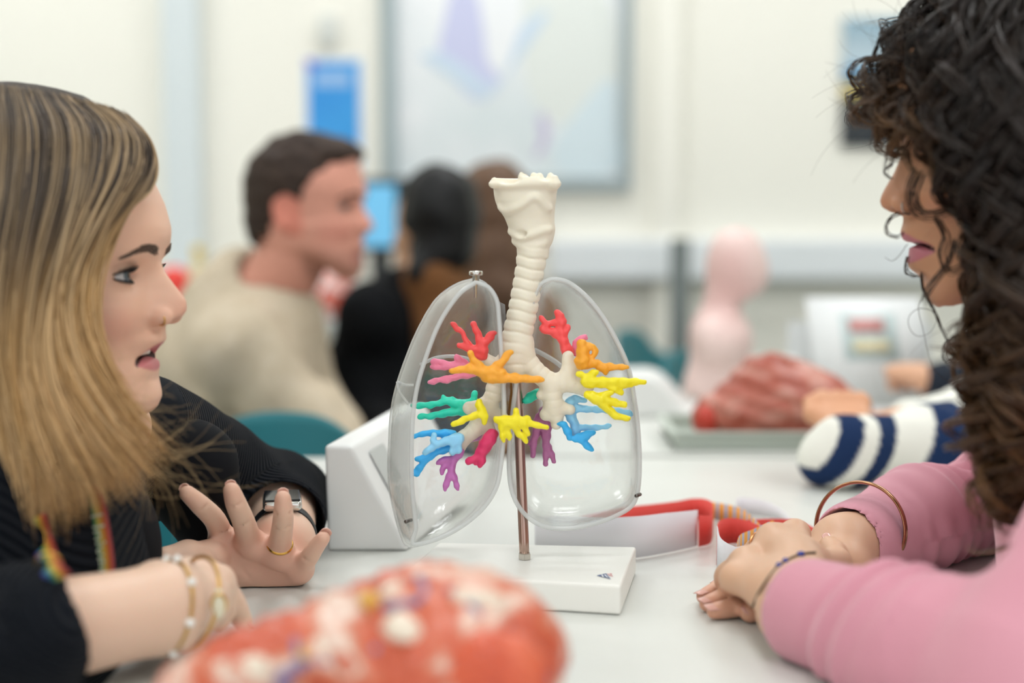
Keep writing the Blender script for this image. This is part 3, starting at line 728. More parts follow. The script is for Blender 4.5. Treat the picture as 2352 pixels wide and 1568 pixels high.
# paper strips folded into loops -------------------------------------------------
M_paper = mat('white_paper', '#efeef2', 0.8)
def two_sided(name, front, back, pattern=None):
    m = bpy.data.materials.new(name); m.use_nodes = True; nt = m.node_tree; b = nt.nodes['Principled BSDF']; b.inputs['Roughness'].default_value = 0.75
    g = nt.nodes.new('ShaderNodeNewGeometry'); mx = nt.nodes.new('ShaderNodeMix'); mx.data_type = 'RGBA'
    mx.inputs[6].default_value = lin(front); mx.inputs[7].default_value = lin(back)
    nt.links.new(g.outputs['Backfacing'], mx.inputs[0]); nt.links.new(mx.outputs[2], b.inputs['Base Color'])
    if pattern:
        at = nt.nodes.new('ShaderNodeAttribute'); at.attribute_name = 'rib'
        mu = nt.nodes.new('ShaderNodeMath'); mu.operation = 'MULTIPLY'; mu.inputs[1].default_value = 1.0
        fr = nt.nodes.new('ShaderNodeMath'); fr.operation = 'FRACT'; gt = nt.nodes.new('ShaderNodeMath'); gt.operation = 'GREATER_THAN'; gt.inputs[1].default_value = 0.62
        m2 = nt.nodes.new('ShaderNodeMix'); m2.data_type = 'RGBA'; m2.inputs[6].default_value = lin(pattern[0]); m2.inputs[7].default_value = lin(pattern[1])
        nt.links.new(at.outputs['Fac'], mu.inputs[0]); nt.links.new(mu.outputs[0], fr.inputs[0]); nt.links.new(fr.outputs[0], gt.inputs[0]); nt.links.new(gt.outputs[0], m2.inputs[0])
        nt.links.new(m2.outputs[2], b.inputs['Base Color'])
    return m
def strip(name, base, h, m, label, group=None, n=40, stripes=None, lift=0.001, tilt=None):
    """paper band standing on edge along a floor path"""
    p0 = spline(np.array([T(x, y) for x, y in base]), n); p0[:, 2] = TABLE + lift
    hh = np.interp(np.linspace(0, 1, n), np.linspace(0, 1, len(h)), h)
    p1 = p0.copy(); p1[:, 2] += hh
    if tilt is not None: p1[:, :2] += np.asarray(tilt)
    V = np.concatenate([p0, p1]); i = np.arange(n - 1); F = np.stack([i, i + 1, n + i + 1, n + i], -1)
    me = mesh_np(name, V, F)
    if stripes: set_float(me, np.concatenate([np.linspace(0, stripes, n)] * 2))
    o = link(name, me, m, None, label=label, cat='paper strip', group=group)
    so = o.modifiers.new('thickness', 'SOLIDIFY'); so.thickness = 0.0003
    return o
M_pr = two_sided('red_white_paper', '#efeef2', '#e8524a')
M_pr2 = two_sided('white_red_paper', '#e8524a', '#efeef2')
M_str = two_sided('orange_blue_paper', '#f2b04a', '#f2b04a', ('#f3b150', '#a9bdd8'))
strip('paper_strip', [(1228, 1262), (1270, 1272), (1350, 1280), (1440, 1285), (1530, 1272), (1602, 1256)], [.030, .034, .036, .038, .037, .034], M_pr, 'white paper band with red inside, nearest the base corner of the lungs', tilt=(0, 0))
strip('paper_strip', [(1240, 1222), (1330, 1222), (1440, 1212), (1540, 1205), (1600, 1196), (1634, 1215), (1632, 1248), (1604, 1258)], [.004, .014, .020, .022, .022, .026, .026, .030], M_pr2, 'red paper band forming the back of the long loop')
strip('paper_strip', [(1548, 1196), (1590, 1188), (1640, 1196), (1700, 1215), (1735, 1250), (1765, 1280)], [.013, .016, .018, .020, .022, .020], M_str, 'orange and blue striped paper band between the loops', stripes=16)
strip('paper_strip', [(1775, 1255), (1735, 1280), (1700, 1296), (1690, 1312)], [.024, .026, .026, .022], M_str, 'short orange and blue striped paper band inside the white curl', stripes=8)
strip('paper_strip', [(1646, 1300), (1655, 1318), (1690, 1325), (1740, 1322), (1780, 1310)], [.035, .030, .025, .028, .03], M_pr, 'white curled paper band standing beside the clasped hands')
strip('paper_strip', [(1646, 1300), (1652, 1262), (1690, 1250), (1740, 1262), (1775, 1290)], [.026, .026, .024, .022, .022], M_pr2, 'short red inner paper band of the small curl')
strip('paper_strip', [(1700, 1240), (1770, 1236), (1830, 1240), (1880, 1262), (1890, 1290)], [.018, .018, .018, .016, .014], M_pr2, 'red paper band curving behind the clasped hands')
strip('paper_strip', [(1690, 1192), (1705, 1186), (1750, 1188), (1790, 1196), (1815, 1212)], [.020, .019, .017, .012, .008], M_paper, 'plain grey white paper band standing farthest back')
# ------------------------------------------------------------------ heads, hands, skin
HU = [-116, -113, -108, -103, -95, -85, -75, -62, -50, -40, -10, 5, 15, 24, 36, 55, 73.5, 90, 100, 106, 110, 113]
HFB = [40, 60, 74, 83, 87, 85, 84, 84, 86, 87, 87, 89, 92, 95, 96, 92, 84, 68, 52, 38, 24, 2]
HBU = [-116, -105, -90, -75, -62, -50, -20, 20, 60, 90, 104, 110, 113]
HBK = [42, 46, 32, 8, -42, -68, -86, -94, -88, -68, -44, -22, -2]
HWU = [-116, -113, -108, -103, -95, -88, -75, -60, -40, -20, 0, 30, 50, 70, 90, 100, 106, 110, 113]
HW = [6, 16, 25, 31, 39, 45, 52, 58, 63, 67, 70, 74, 73, 67, 54, 42, 31, 20, 2]

class Head:
    def __init__(s, o, fwd, up, scale, prof_u, prof_f, mouth=None, jaw=1.0, eye=(68, 32, 0), lids=4.6, ears=False, lipw=24, lipup=9, liplo=13, brow=2.5):
        s.o = np.asarray(o, float); u = np.asarray(up, float); u /= np.linalg.norm(u); f = np.asarray(fwd, float); f = f - u * f.dot(u); f /= np.linalg.norm(f)
        l = np.cross(u, f); s.R = np.stack([f, l, u], 1); s.k = 0.001 * scale
        i = np.argsort(prof_u); s.pu = np.asarray(prof_u, float)[i]; s.pf = np.asarray(prof_f, float)[i]
        s.mouth = mouth or (-60, 22, 3.0); s.jaw = jaw; s.eye = eye; s.lids = lids; s.ears = ears; s.lw, s.lup, s.llo = lipw, lipup, liplo; s.brow = brow
    def w(s, f, l, u):
        return s.o + (np.array([f, l, u], float) * s.k) @ s.R.T
    def loc(s, p): return ((p - s.o) @ s.R) / s.k
    def ml(s, l): return s.mouth[0] - 7.0 * (np.abs(l) / 24.0) ** 2
    def field(s, q):
        f, l, u = q[:, 0], q[:, 1], q[:, 2]; al = np.abs(l)
        Fb = np.interp(u, HU, HFB); B = np.interp(u, HBU, HBK); W = np.interp(u, HWU, HW)
        W = np.where(u < -20, W * s.jaw, W); B = np.minimum(B, Fb - 6)
        mid = B + (Fb - B) * 0.48
        Rr = np.interp(u, s.pu, s.pf, left=0, right=0) - Fb
        Rr = np.where((u < s.pu[0]) | (u > s.pu[-1]), 0, Rr)
        wn = np.interp(u, [-116, -100, -80, -72, -60, -47, -41, -36, -30, -22, -10, 2, 12, 22, 40, 80], [22, 22, 17, 22, 23, 20, 9, 11.5, 14, 12.5, 9.0, 8.0, 10, 22, 45, 50])
        pe = np.interp(u, [-116, -80, -60, -45, -38, -5, 5, 20, 80], [2.4, 2.2, 2.6, 2.4, 2.6, 2.0, 2.0, 2.2, 2.5])
        disp = Rr * np.exp(-(al / wn) ** pe)
        ex, el, eu = s.eye
        disp = disp - 10.0 * np.exp(-((al - el + 2) / 15.0) ** 2 - ((u - eu - 1) / 10.0) ** 2)
        disp = disp + s.brow * np.exp(-((al - 26) / 18.0) ** 2 - ((u - 18) / 6.0) ** 2)
        disp = disp + 5.0 * np.exp(-((al - 40) / 16.0) ** 2 - ((u + 30) / 15.0) ** 2)
        disp = disp - 2.0 * np.exp(-((al - 30) / 8.0) ** 2 - ((u + 55) / 16.0) ** 2)
        m = s.ml(l); mw = np.clip(1 - (al / s.mouth[1]) ** 2, 0, 1)
        disp = disp - 12.0 * mw ** 0.7 * np.exp(-((u - m) / max(s.mouth[2], 1.1)) ** 4) * (s.mouth[2] > 0)
        if s.mouth[2] <= 1.2: disp = disp + 8.0 * mw * np.exp(-((u - m) / 1.1) ** 4)
        disp = disp - 2.5 * np.exp(-((al - s.mouth[1] - 1) / 4.0) ** 2 - ((u - m) / 5.0) ** 2)
        x = f - disp
        fr = x > mid
        X = np.where(fr, (x - mid) / (Fb - mid), (mid - x) / (mid - B)); n = np.where(fr, 2.35, 2.1)
        a = al / W
        rho = (np.abs(X) ** n + a ** n) ** (1 / n)
        d = (rho - 1) * np.minimum(np.where(fr, Fb - mid, mid - B), W) * 0.92
        d = np.maximum(d, np.maximum(u - 112, -115 - u))
        # nose wings
        k0 = np.sqrt(((f - 96) / 10) ** 2 + ((al - 11.5) / 6.5) ** 2 + ((u + 31) / 7.5) ** 2); d = smin(d, (k0 - 1) * 7, 4.0)
        # nostrils
        k0 = np.sqrt(((f - 101) / 5.5) ** 2 + ((al - 6) / 3.2) ** 2 + ((u + 37) / 4.0) ** 2); d = -smin(-d, (k0 - 1) * 3.5, 1.5)
        # lids with an almond opening
        k0 = np.sqrt((f - ex) ** 2 + (al - el) ** 2 + (u - eu) ** 2) - 13.2; d = smin(d, k0, 3.0)
        k0 = np.sqrt(((f - ex - 15) / 17) ** 2 + ((al - el) / 14.0) ** 2 + ((u - eu - 0.5) / s.lids) ** 2); d = -smin(-d, (k0 - 1) * s.lids, 1.0)
        if s.ears:
            c, sn = math.cos(0.22), math.sin(0.22)
            fe, ue = (f + 10) * c + (u + 6) * sn, (u + 6) * c - (f + 10) * sn
            k0 = np.sqrt((fe / 17) ** 2 + ((al - 73 - fe * -0.25) / 6) ** 2 + (ue / 31) ** 2); k1 = np.sqrt(((fe - 2) / 11) ** 2 + ((al - 80) / 6) ** 2 + ((ue - 4) / 22) ** 2)
            d = smin(d, np.maximum((k0 - 1) * 9, -(k1 - 1) * 6), 3.0)
        return d
    def node(s):
        c = np.array([s.w(f, l, u) for f in (-100, 122) for l in (-88, 88) for u in (-118, 116)])
        return Fn(lambda p: (s.field(s.loc(p)) * s.k).astype(np.float32), c.min(0), c.max(0))
    def front(s, l, u, f1=125.0):
        """outermost f of the face at (l,u)"""
        fs = np.arange(f1, 0, -0.4); q = np.stack([fs, np.full_like(fs, l), np.full_like(fs, u)], 1); d = s.field(q)
        i = np.argmax(d < 0); return fs[i]
    def tint(s, V, base, lip, blush, dark='#3a1c18'):
        q = s.loc(V); f, l, u = q[:, 0], q[:, 1], q[:, 2]; al = np.abs(l)
        base, lip, blush, dark = [np.array(lin(c)[:3]) for c in (base, lip, blush, dark)]
        C = np.repeat(base[None], len(V), 0)
        inb = (f > 40) & (f < 130) & (al < 75) & (u > -116) & (u < 100)
        b = np.exp(-((al - 45) / 20) ** 2 - ((u + 38) / 16) ** 2) * 0.45 + np.exp(-(al / 13) ** 2 - ((u + 26) / 10) ** 2) * 0.3
        b = np.where(inb, b, 0)[:, None]; C = C * (1 - b) + blush * b
        m = s.ml(l); sh = np.clip(1 - (al / s.lw) ** 2, 0, 1)
        k = sstep(m - s.llo * sh - 1.2, m - s.llo * sh + 0.8, u) * (1 - sstep(m + s.lup * sh - 0.8, m + s.lup * sh + 1.2, u)) * (sh > 0.02) * (f > 55) * inb
        C = C * (1 - k[:, None]) + lip * k[:, None]
        if s.mouth[2] > 1.5:
            k = (np.abs(u - m) < s.mouth[2] * 0.8) * (sh > 0.1) * inb * (f > 40) * (f < np.interp(u, s.pu, s.pf) - 6)
            C = np.where(k[:, None] > 0, dark, C)
        return C

def skin_mat(name, sss=0.18, rough=0.45):
    m = mat(name, '#e0b096', rough, sss=sss, sssr=(1, .35, .2), sssc=0.006, spec=0.4, bump=(1500, 0.05))
    return attr_color(m)

M_sclera = mat('eye_white', '#cdc8c6', 0.15, spec=0.6)
M_iris = mat('grey_blue_iris', '#56626a', 0.2); M_irisb = mat('dark_brown_iris', '#3b2317', 0.2); M_pupil = mat('pupil', '#0c0a0a', 0.1)
M_lash = mat('dark_lash', '#1d1512', 0.6)
def uv_bm(r, c=(0, 0, 0), sx=1, sy=1, sz=1, R=None, seg=20):
    b = bmesh.new(); bmesh.ops.create_uvsphere(b, u_segments=seg, v_segments=seg // 2 + 2, radius=r)
    bmesh.ops.scale(b, vec=(sx, sy, sz), verts=b.verts)
    if R is not None: b.transform(Matrix([list(map(float, x)) for x in R]).to_4x4())
    bmesh.ops.translate(b, vec=tuple(float(v) for v in c), verts=b.verts)
    return b
def eyes(H, parent, gaze, iris, sides=(1, -1)):
    """gaze in head coords"""
    for sd in sides:
        ex, el, eu = H.eye; c = H.w(ex, sd * el, eu); r = 12.0 * H.k
        e = link('eye', bm_mesh('eye', uv_bm(r, c, seg=28)), M_sclera, parent)
        g = np.asarray(gaze, float); g = (g / np.linalg.norm(g)) @ H.R.T
        z = Vector(g).to_track_quat('Z', 'Y').to_matrix()
        for nm, ang, m, off in (('iris', 0.52, iris, 1.012), ('pupil', 0.22, M_pupil, 1.024)):
            rr = r * off; b = bmesh.new(); bmesh.ops.create_uvsphere(b, u_segments=24, v_segments=48, radius=rr)
            bmesh.ops.delete(b, geom=[v for v in b.verts if v.co.z < rr * math.cos(ang)], context='VERTS')
            b.transform(Matrix.Translation(Vector(c)) @ z.to_4x4())
            link(nm, bm_mesh(nm, b), m, e)
        # lashes along the upper lid
        S_ = []
        for t in np.linspace(-1, 1, 34):
            dl = t * 13.0; du = 0.5 + H.lids * math.sqrt(max(0, 1 - (dl / 14) ** 2)) * 0.96
            ff = ex + math.sqrt(max(4, 13.6 ** 2 - dl ** 2 * 0.9 - du ** 2))
            a = H.w(ff - .5, sd * (el + dl), eu + du)
            tip = H.w(ff + 5.5, sd * (el + dl * 1.25), eu + du + 3.0 + 1.5 * abs(t)); mid = H.w(ff + 3.2, sd * (el + dl * 1.1), eu + du + 0.6)
            S_.append(spline([a, mid, tip], 6))
        for t in np.linspace(-1, 1, 40):
            dl = t * 13.0; du = 0.5 - H.lids * math.sqrt(max(0, 1 - (dl / 14) ** 2)) * 0.98
            ff = ex + math.sqrt(max(4, 13.5 ** 2 - dl ** 2 * 0.9 - du ** 2))
            S_.append(spline([H.w(ff - .6, sd * (el + dl), eu + du + .4), H.w(ff + .6, sd * (el + dl), eu + du - .3), H.w(ff + 1.8, sd * (el + dl * 1.1), eu + du - 1.4)], 6))
        S_ = np.array(S_); link('eyelashes', strands_mesh('eyelashes', S_, np.linspace(0.0009, 0.00015, 6)[None].repeat(len(S_), 0)), M_lash, parent)
def brows(H, parent, m, arc, sides=(1, -1), n=170, thick=4.5):
    """arc: [(l,u)] from nose outwards"""
    A = spline(np.array(arc, float), 60)
    for sd in sides:
        S_ = []
        for i in range(n):
            t = rnd.random() ** 0.85; k = int(t * 58); l, u = A[k]; th = thick * (1 - 0.65 * t ** 1.5) * (0.65 + 0.35 * min(1, t * 6))
            l += rnd.uniform(-1, 1); u += rnd.uniform(-.5, .5) * th * 1.2
            d = A[min(59, k + 8)] - A[k]; d = d / (np.linalg.norm(d) + 1e-6) * 6; up = 2.2 * (1 - t)
            pts = []
            for s_ in (0, .5, 1):
                L_, U_ = l + d[0] * s_, u + d[1] * s_ + up * s_ * (1 - .4 * s_); pts.append(H.w(H.front(L_, U_) + 0.5 + 0.5 * s_, sd * L_, U_))
            S_.append(spline(pts, 5))
        S_ = np.array(S_); link('eyebrow', strands_mesh('eyebrow', S_, np.linspace(0.0004, 0.00015, 5)[None].repeat(n, 0)), m, parent)

def hand_node(wr_a, wr_b, mcps, fingers, thumb, fr=1.0, palm_r=0.0115, extra=()):
    """wrist edge points a (index side) and b (little-finger side); mcps: 4 points; fingers: 4 lists of following joints; thumb: list from its base"""
    wr_a, wr_b = np.asarray(wr_a), np.asarray(wr_b)
    palm = []
    for i, m_ in enumerate(mcps):
        w_ = wr_a + (wr_b - wr_a) * (i / 3.0)
        palm.append(Cap(w_, m_, palm_r * 1.08, 0.0100 * fr))
    for i in range(3): palm.append(Cap(mcps[i], mcps[i + 1], 0.0088 * fr)); 
    palm.append(Cap((wr_a * .55 + np.asarray(mcps[0]) * .45), (wr_b * .55 + np.asarray(mcps[3]) * .45), palm_r))
    palm = U(0.010, palm, list(extra))
    fs = []
    rr = [(.0096, .0084, .0077, .0062), (.0100, .0086, .0079, .0064), (.0096, .0082, .0075, .0061), (.0086, .0073, .0066, .0054)]
    for i, f in enumerate(fingers):
        p_ = [np.asarray(mcps[i])] + [np.asarray(x) for x in f]
        r_ = np.interp(np.linspace(0, 3, len(p_)), range(4), rr[i]) * fr
        sp = spline(np.array(p_), 4 * (len(p_) - 1) + 1); rs_ = np.interp(np.linspace(0, 1, len(sp)), np.linspace(0, 1, len(p_)), r_)
        fs.append(chain(sp, rs_, 0.0006))
    th = chain([np.asarray(x) for x in thumb], np.interp(np.linspace(0, 3, len(thumb)), range(4), (.0150, .0118, .0098, .0078)) * fr, 0.006)
    return U(0.0065, palm, th, U(0.0012, fs))

def nail(parent, m, tip, back, normal, w=0.0052, ln=0.0062, name='fingernail', off=0.0046, label=None):
    """nail plate near a finger tip: tip/back points on the finger axis, normal = outward direction"""
    tip, back, nrm = [np.asarray(x, float) for x in (tip, back, normal)]
    d = tip - back; d /= np.linalg.norm(d); nrm = nrm - d * nrm.dot(d); nrm /= np.linalg.norm(nrm); b_ = np.cross(nrm, d)
    c = tip + nrm * off - d * 0.0005
    V, n1, n2 = [], 10, 12
    for i in range(n1):
        t = -1 + 2 * i / (n1 - 1); 
        wd = w * (1 - 0.12 * (t + 1) / 2) * math.sqrt(max(0.0, 1 - max(0, abs(t) - 0.55) ** 2 / 0.22)) 
        for j in range(n2):
            a = -1 + 2 * j / (n2 - 1)
            V.append(c + d * t * ln + b_ * a * wd + nrm * (-(a * wd) ** 2 / (2 * 0.0060) - 0.0006 * max(0, -t)))
    i, j = np.meshgrid(np.arange(n1 - 1), np.arange(n2 - 1), indexing='ij')
    F = np.stack([i * n2 + j, i * n2 + j + 1, (i + 1) * n2 + j + 1, (i + 1) * n2 + j], -1).reshape(-1, 4)
    o = link(name, mesh_np(name, np.array(V), F), m, parent, label=label)
    so = o.modifiers.new('thickness', 'SOLIDIFY'); so.thickness = 0.0007; so.offset = -1
    return o
def axis_t(V, a, b):
    a, b = np.asarray(a), np.asarray(b); ab = b - a; return ((V - a) @ ab) / math.sqrt(ab @ ab)
def seg_d(p, a, b):
    a, b = np.asarray(a, np.float32), np.asarray(b, np.float32); ab = b - a
    t = np.clip(((p - a) @ ab) / float(ab @ ab), 0, 1); return np.linalg.norm(p - a - t[:, None] * ab, axis=1), t * math.sqrt(float(ab @ ab))
def rib_along(V, pts):
    """arc length along the nearest limb segment"""
    best = np.full(len(V), 9.0); out = np.zeros(len(V)); ac = 0
    for i in range(len(pts) - 1):
        d, t = seg_d(V.astype(np.float32), pts[i], pts[i + 1]); k = d < best; best = np.where(k, d, best); out = np.where(k, ac + t, out)
        ac += float(np.linalg.norm(np.asarray(pts[i + 1]) - np.asarray(pts[i])))
    return out

def seated_legs(hip, fwd, parent, col, floor=0.0):
    """thighs, shins and shoes of a seated figure, as trousers"""
    hip = np.asarray(hip, float); f = np.asarray(fwd, float); f = f / np.linalg.norm(f); sd = np.array([-f[1], f[0], 0.0]); n = []
    for k in (-1, 1):
        a = hip + sd * .09 * k + f * .02; b = a + f * .34 + sd * .03 * k + np.array([0, 0, .0]); c = b + f * .03; c[2] = .09; d = c + f * .14; d[2] = .045
        n += [Cap(a, b, .082, .064), Cap(b, c, .062, .045), Cap(c, d, .045, .038)]
    V, F = nets(U(.02, n), .008, 2); link('trousers', mesh_np('trousers', V, F), mat('trousers' + col, col, .9), parent, label='dark trousers and shoes')
# ------------------------------------------------------------------ blonde woman on the left
def h3(x, y, Y): return P(100 + x / 3.027, 1050 + y / 3.027, Y)
LW = thing('person', 'blonde person in navy ribbed cardigan gesturing across the table beside the clear lungs', 'person', (-0.42, 1.02, 0.0))
YH = 1.09
sL = 1 / 2.98
lp = [(343, 413), (367, 467), (383, 524), (384, 545), (379, 560), (371, 575), (369, 600), (379, 623), (399, 650), (415, 671), (427, 688), (429, 704), (426, 716), (418, 726), (400, 736), (378, 744), (376, 761), (375, 780), (366, 790), (356, 798), (350, 806), (349, 818), (352, 830), (355, 838), (353, 854), (347, 870), (353, 885), (357, 905), (357, 914), (348, 937), (328, 954)]
pu = [(632 - y) * sL for x, y in lp]; pf = [93 + (x - 369) * sL for x, y in lp]
o = P(369, 632, YH)
yaw = math.radians(5)
fw = np.array([math.cos(yaw), -math.sin(yaw), 0.0])
HL = Head(o - fw * 0.093, fw, (0, 0, 1), 1.0, pu, pf, mouth=(-60, 21, 3.2), eye=(67.5, 31, 0), lids=4.4, lipup=9, liplo=13, jaw=1.02)
M_skinL = skin_mat('fair_skin')
# joints
shL = P(325, 1005, 1.22); elL = P(644, 1152, 1.33); wrL = P(650, 1250, 1.19)
shR = np.array([-0.45, 0.85, 0.885]); elR = np.array([-0.385, 0.80, 0.795]); wrR = P(378, 1396, 0.935)
neck0 = HL.w(-22, 0, -62); neck1 = np.array([-0.385, 1.055, 0.90]); chest = np.array([-0.405, 1.04, 0.80]); hip = np.array([-0.56, 1.0, 0.50])
# left hand, palm to the camera
mc = [h3(1250, 590, 1.158), h3(1440, 612, 1.152), h3(1632, 665, 1.152), h3(1778, 775, 1.158)]
fgL = [[h3(1195, 440, 1.142), h3(1095, 335, 1.128), h3(1000, 250, 1.120)],
       [h3(1392, 450, 1.130), h3(1340, 325, 1.116), h3(1308, 230, 1.110)],
       [h3(1660, 490, 1.130), h3(1667, 380, 1.118), h3(1664, 285, 1.114)],
       [h3(1842, 700, 1.142), h3(1892, 625, 1.134), h3(1945, 560, 1.128)]]
thL = [h3(1290, 770, 1.160), h3(1150, 690, 1.135), h3(1000, 672, 1.118), h3(850, 690, 1.105)]
handL = hand_node(h3(1420, 790, 1.178), h3(1680, 830, 1.180), mc, fgL, thL, fr=1.06, extra=[Cap(h3(1400, 800, 1.168), h3(1640, 830, 1.170), .0145, .0145), Ell(h3(1350, 760, 1.158), (.017, .014, .015))])
for cr_ in ([(1165, 650), (1200, 715), (1275, 770), (1345, 850)], [(1325, 640), (1410, 715), (1530, 755), (1680, 815)], [(1300, 700), (1380, 775), (1450, 860)], [(1215, 525), (1300, 488)], [(1345, 480), (1430, 448)], [(1600, 485), (1715, 478)], [(1606, 388), (1722, 380)], [(1800, 690), (1865, 735)], [(1095, 370), (1150, 320)], [(1300, 345), (1385, 310)]):
    cp_ = spline(np.array([seen(handL, 100 + x / 3.027, 1050 + y / 3.027, 1.06, 1.22, .0, .001) for x, y in cr_]), 12)
    cp_[:, 1] -= .0004; handL = S(0.0022, handL, chain(cp_, np.full(12, .0007), 0.0))
armL = U(0.012, Cap(elL, wrL, .034, .0265), Cap(wrL, h3(1560, 770, 1.170), .0245, .018))
# right hand, back up, index finger tapping the table
Yr = lambda d: 0.98 + d
mcR = [h3(1215, 860, 1.005), h3(1190, 880, 0.990), h3(1150, 950, 0.972), h3(1075, 1030, 0.958)]
tipR = T(560, 1452); tipR[2] = TABLE + 0.0068
fgR = [[h3(1320, 1000, 1.020), h3(1372, 1110, 1.030), tipR],
       [h3(1245, 985, 1.005), h3(1255, 1080, 1.012), h3(1215, 1150, 1.006)],
       [h3(1220, 1040, 0.985), h3(1190, 1120, 0.992), h3(1130, 1150, 0.985)],
       [h3(1160, 1090, 0.968), h3(1130, 1150, 0.972), h3(1060, 1160, 0.964)]]
thR = [h3(900, 860, .985), h3(1010, 850, 1.02), h3(1100, 960, 1.045), h3(1130, 1060, 1.05)]
handR = hand_node(h3(760, 900, 0.955), h3(880, 1120, 0.935), mcR, fgR, thR, fr=1.0, palm_r=0.0150, extra=[Cap(h3(820, 900, .955), h3(1080, 840, .985), .0165, .0135), Cap(h3(850, 1080, .940), h3(1080, 1000, .962), .0160, .0130)])
armR = U(0.015, Cap(elR, wrR, .0385, .0285), Cap(wrR, h3(960, 1000, .955), .0265, .020))
bodyL = U(0.012, U(0.018, HL.node(), Cap(neck0, neck1, .048, .056)), U(0.03, Cap(neck1, chest, .07, .09), Cap(chest, hip, .095, .11), Cap(shR, shL, .045, .045), Cap(neck1, chest, .06)),
          U(0.008, U(0.02, Cap(shL, elL, .038, .032), armL), handL), U(0.008, U(0.02, Cap(shR, elR, .04, .036), armR), handR))
bodyL = S(0.0008, bodyL, Box((0.125, 1.1, TABLE / 2), (0.40, 0.7, TABLE / 2 + 0.0008)))
V, F = nets(bodyL, 0.0015, 2)
me = mesh_np('body', V, F)
C = HL.tint(V, '#e4b79d', '#c87a7c', '#d68f7c')
arm_c = np.array(lin('#e6c3ab')[:3]); k = (sstep(.89, .86, V[:, 2]) * sstep(-.40, -.36, V[:, 0]))[:, None]; C = C * (1 - k) + arm_c * k
# rosier finger tips and palm
base_ = np.array(lin('#dfa48f')[:3])
for pts_, r_ in ((mc, .03), ([f[-1] for f in fgL], .014)):
    for p_ in pts_:
        k = np.exp(-(np.linalg.norm(V - p_, axis=1) / r_) ** 2)[:, None] * 0.5; C = C * (1 - k) + base_ * k
set_color(me, C)
link('body', me, M_skinL, LW)
eyes(HL, LW, (1.0, -0.10, 0.10), M_iris)
M_browL = mat('brown_eyebrow', '#5f4a3d', 0.7)
brows(HL, LW, M_browL, [(9, 17.5), (20, 20), (31, 20.5), (41, 16)], n=230, thick=5.6)
# teeth
tb = [HL.w(81 - 0.045 * l * l, l, -57.5 - 0.01 * l * l) for l in np.linspace(-19, 19, 24)]
tube('teeth', tb, 0.0032, mat('tooth_enamel', '#e8e2d4', 0.25), LW, sides=10, flat=0.6, up=(0, 0, 1))
M_nailL = mat('natural_nail', '#e3b5a4', 0.3, spec=0.6)
for f, nm in zip(fgL, range(4)): nail(LW, M_nailL, f[-1] + (f[-1] - f[-2]) / np.linalg.norm(f[-1] - f[-2]) * 0.0025, f[-2], np.array([-.1, 1.0, .25]), w=.0046, ln=.0050, off=.0044)
nail(LW, M_nailL, tipR, fgR[0][-2], np.array([.8, .3, .5]), off=.0050)
# nose ring, ring, watch, bracelets, necklace, lanyard
M_gold = mat('gold', '#d9a955', 0.22, metal=1.0); M_pearl = mat('pearl', '#f1efe9', 0.2, spec=0.7)
def ringpts(c, n, r, N=40, ax=None, e=1.0):
    n = np.asarray(n, float); n /= np.linalg.norm(n); a = np.array([0, 0, 1.0]) if abs(n[2]) < .9 else np.array([1.0, 0, 0])
    if ax is not None: a = np.asarray(ax, float)
    x = a - n * n.dot(a); x /= np.linalg.norm(x); y = np.cross(n, x); t = np.linspace(0, 2 * np.pi, N, endpoint=False)
    return np.asarray(c) + r * (np.cos(t)[:, None] * x + e * np.sin(t)[:, None] * y)
tube('nose_ring', ringpts(HL.w(98, -15.5, -33.5), HL.R[:, 0] * .5 + HL.R[:, 1], 0.0038), 0.0006, M_gold, LW, 8, True, label='gold hoop in the nostril')
rc = mc[2] * .62 + fgL[2][0] * .38
tube('finger_ring', ringpts(rc, fgL[2][0] - mc[2], 0.0098), 0.0010, M_gold, LW, 8, True, flat=1.6, label='gold band on the ring finger')
# wrist watch
wd = (elL - wrL) / np.linalg.norm(elL - wrL); wc = wrL + wd * 0.018 + np.array([0, 0, .0012])
watch = tube('watch', ringpts(wc, wd, 0.0280, 48), 0.0085, mat('black_rubber', '#15171a', 0.45), LW, 14, True, flat=0.18, label='black wristwatch with silver case', up=wd)
wu = np.array([0, 0, 1.0]) - wd * wd[2]; wu /= np.linalg.norm(wu)
wt = np.cross(wd, wu)
Rw = Matrix([[wt[i], wd[i], wu[i]] for i in range(3)])
wp = wc + wu * 0.0318
box('watch_case', 0.033, 0.037, 0.0095, wp, mat('silver_watch_case', '#d6d4cf', 0.2, metal=0.9), watch, bevel=0.0035, rot=Rw, smooth=True)
box('watch_glass', 0.030, 0.034, 0.0022, wp + wu * 0.0046, mat('black_glass', '#101216', 0.08), watch, bevel=0.0008, rot=Rw)
cp = wp - wd * 0.0187
lz_ = [cp - wd * 0.0001, cp - wd * 0.0022]
tube('watch_crown', lz_, 0.0040, mat('rose_crown', '#b79a86', 0.3, metal=0.9), watch, sides=20)
# bracelets on the near wrist
ad = (wrR - elR) / np.linalg.norm(wrR - elR)
M_chain = mat('gold_chain', '#cfa35a', 0.3, metal=0.9)
def chain_bracelet(c, n, r, label, links=70, lr=0.0010, tilt=None):
    p_ = ringpts(c, n, r, links * 2)
    rr = 0.0011 + 0.0006 * np.abs(np.sin(np.arange(links * 2) * np.pi / 2))
    return tube('bracelet', p_, rr, M_chain, LW, 6, True, label=label)
b1c, b1n = wrR + ad * 0.002, ad + np.array([0.0, 0.0, -.25])
br1 = chain_bracelet(b1c, b1n, 0.0315, 'fine gold chain bracelet with pearls')
pp = ringpts(b1c, b1n, 0.0325, 15)
for i, q in enumerate(pp):
    if i % 2 == 0: link('pearl', bm_mesh('pearl', uv_bm(0.0032, q, seg=14)), M_pearl, br1)
b2c, b2n = wrR + ad * 0.022, ad + np.array([0.05, 0.0, -.35])
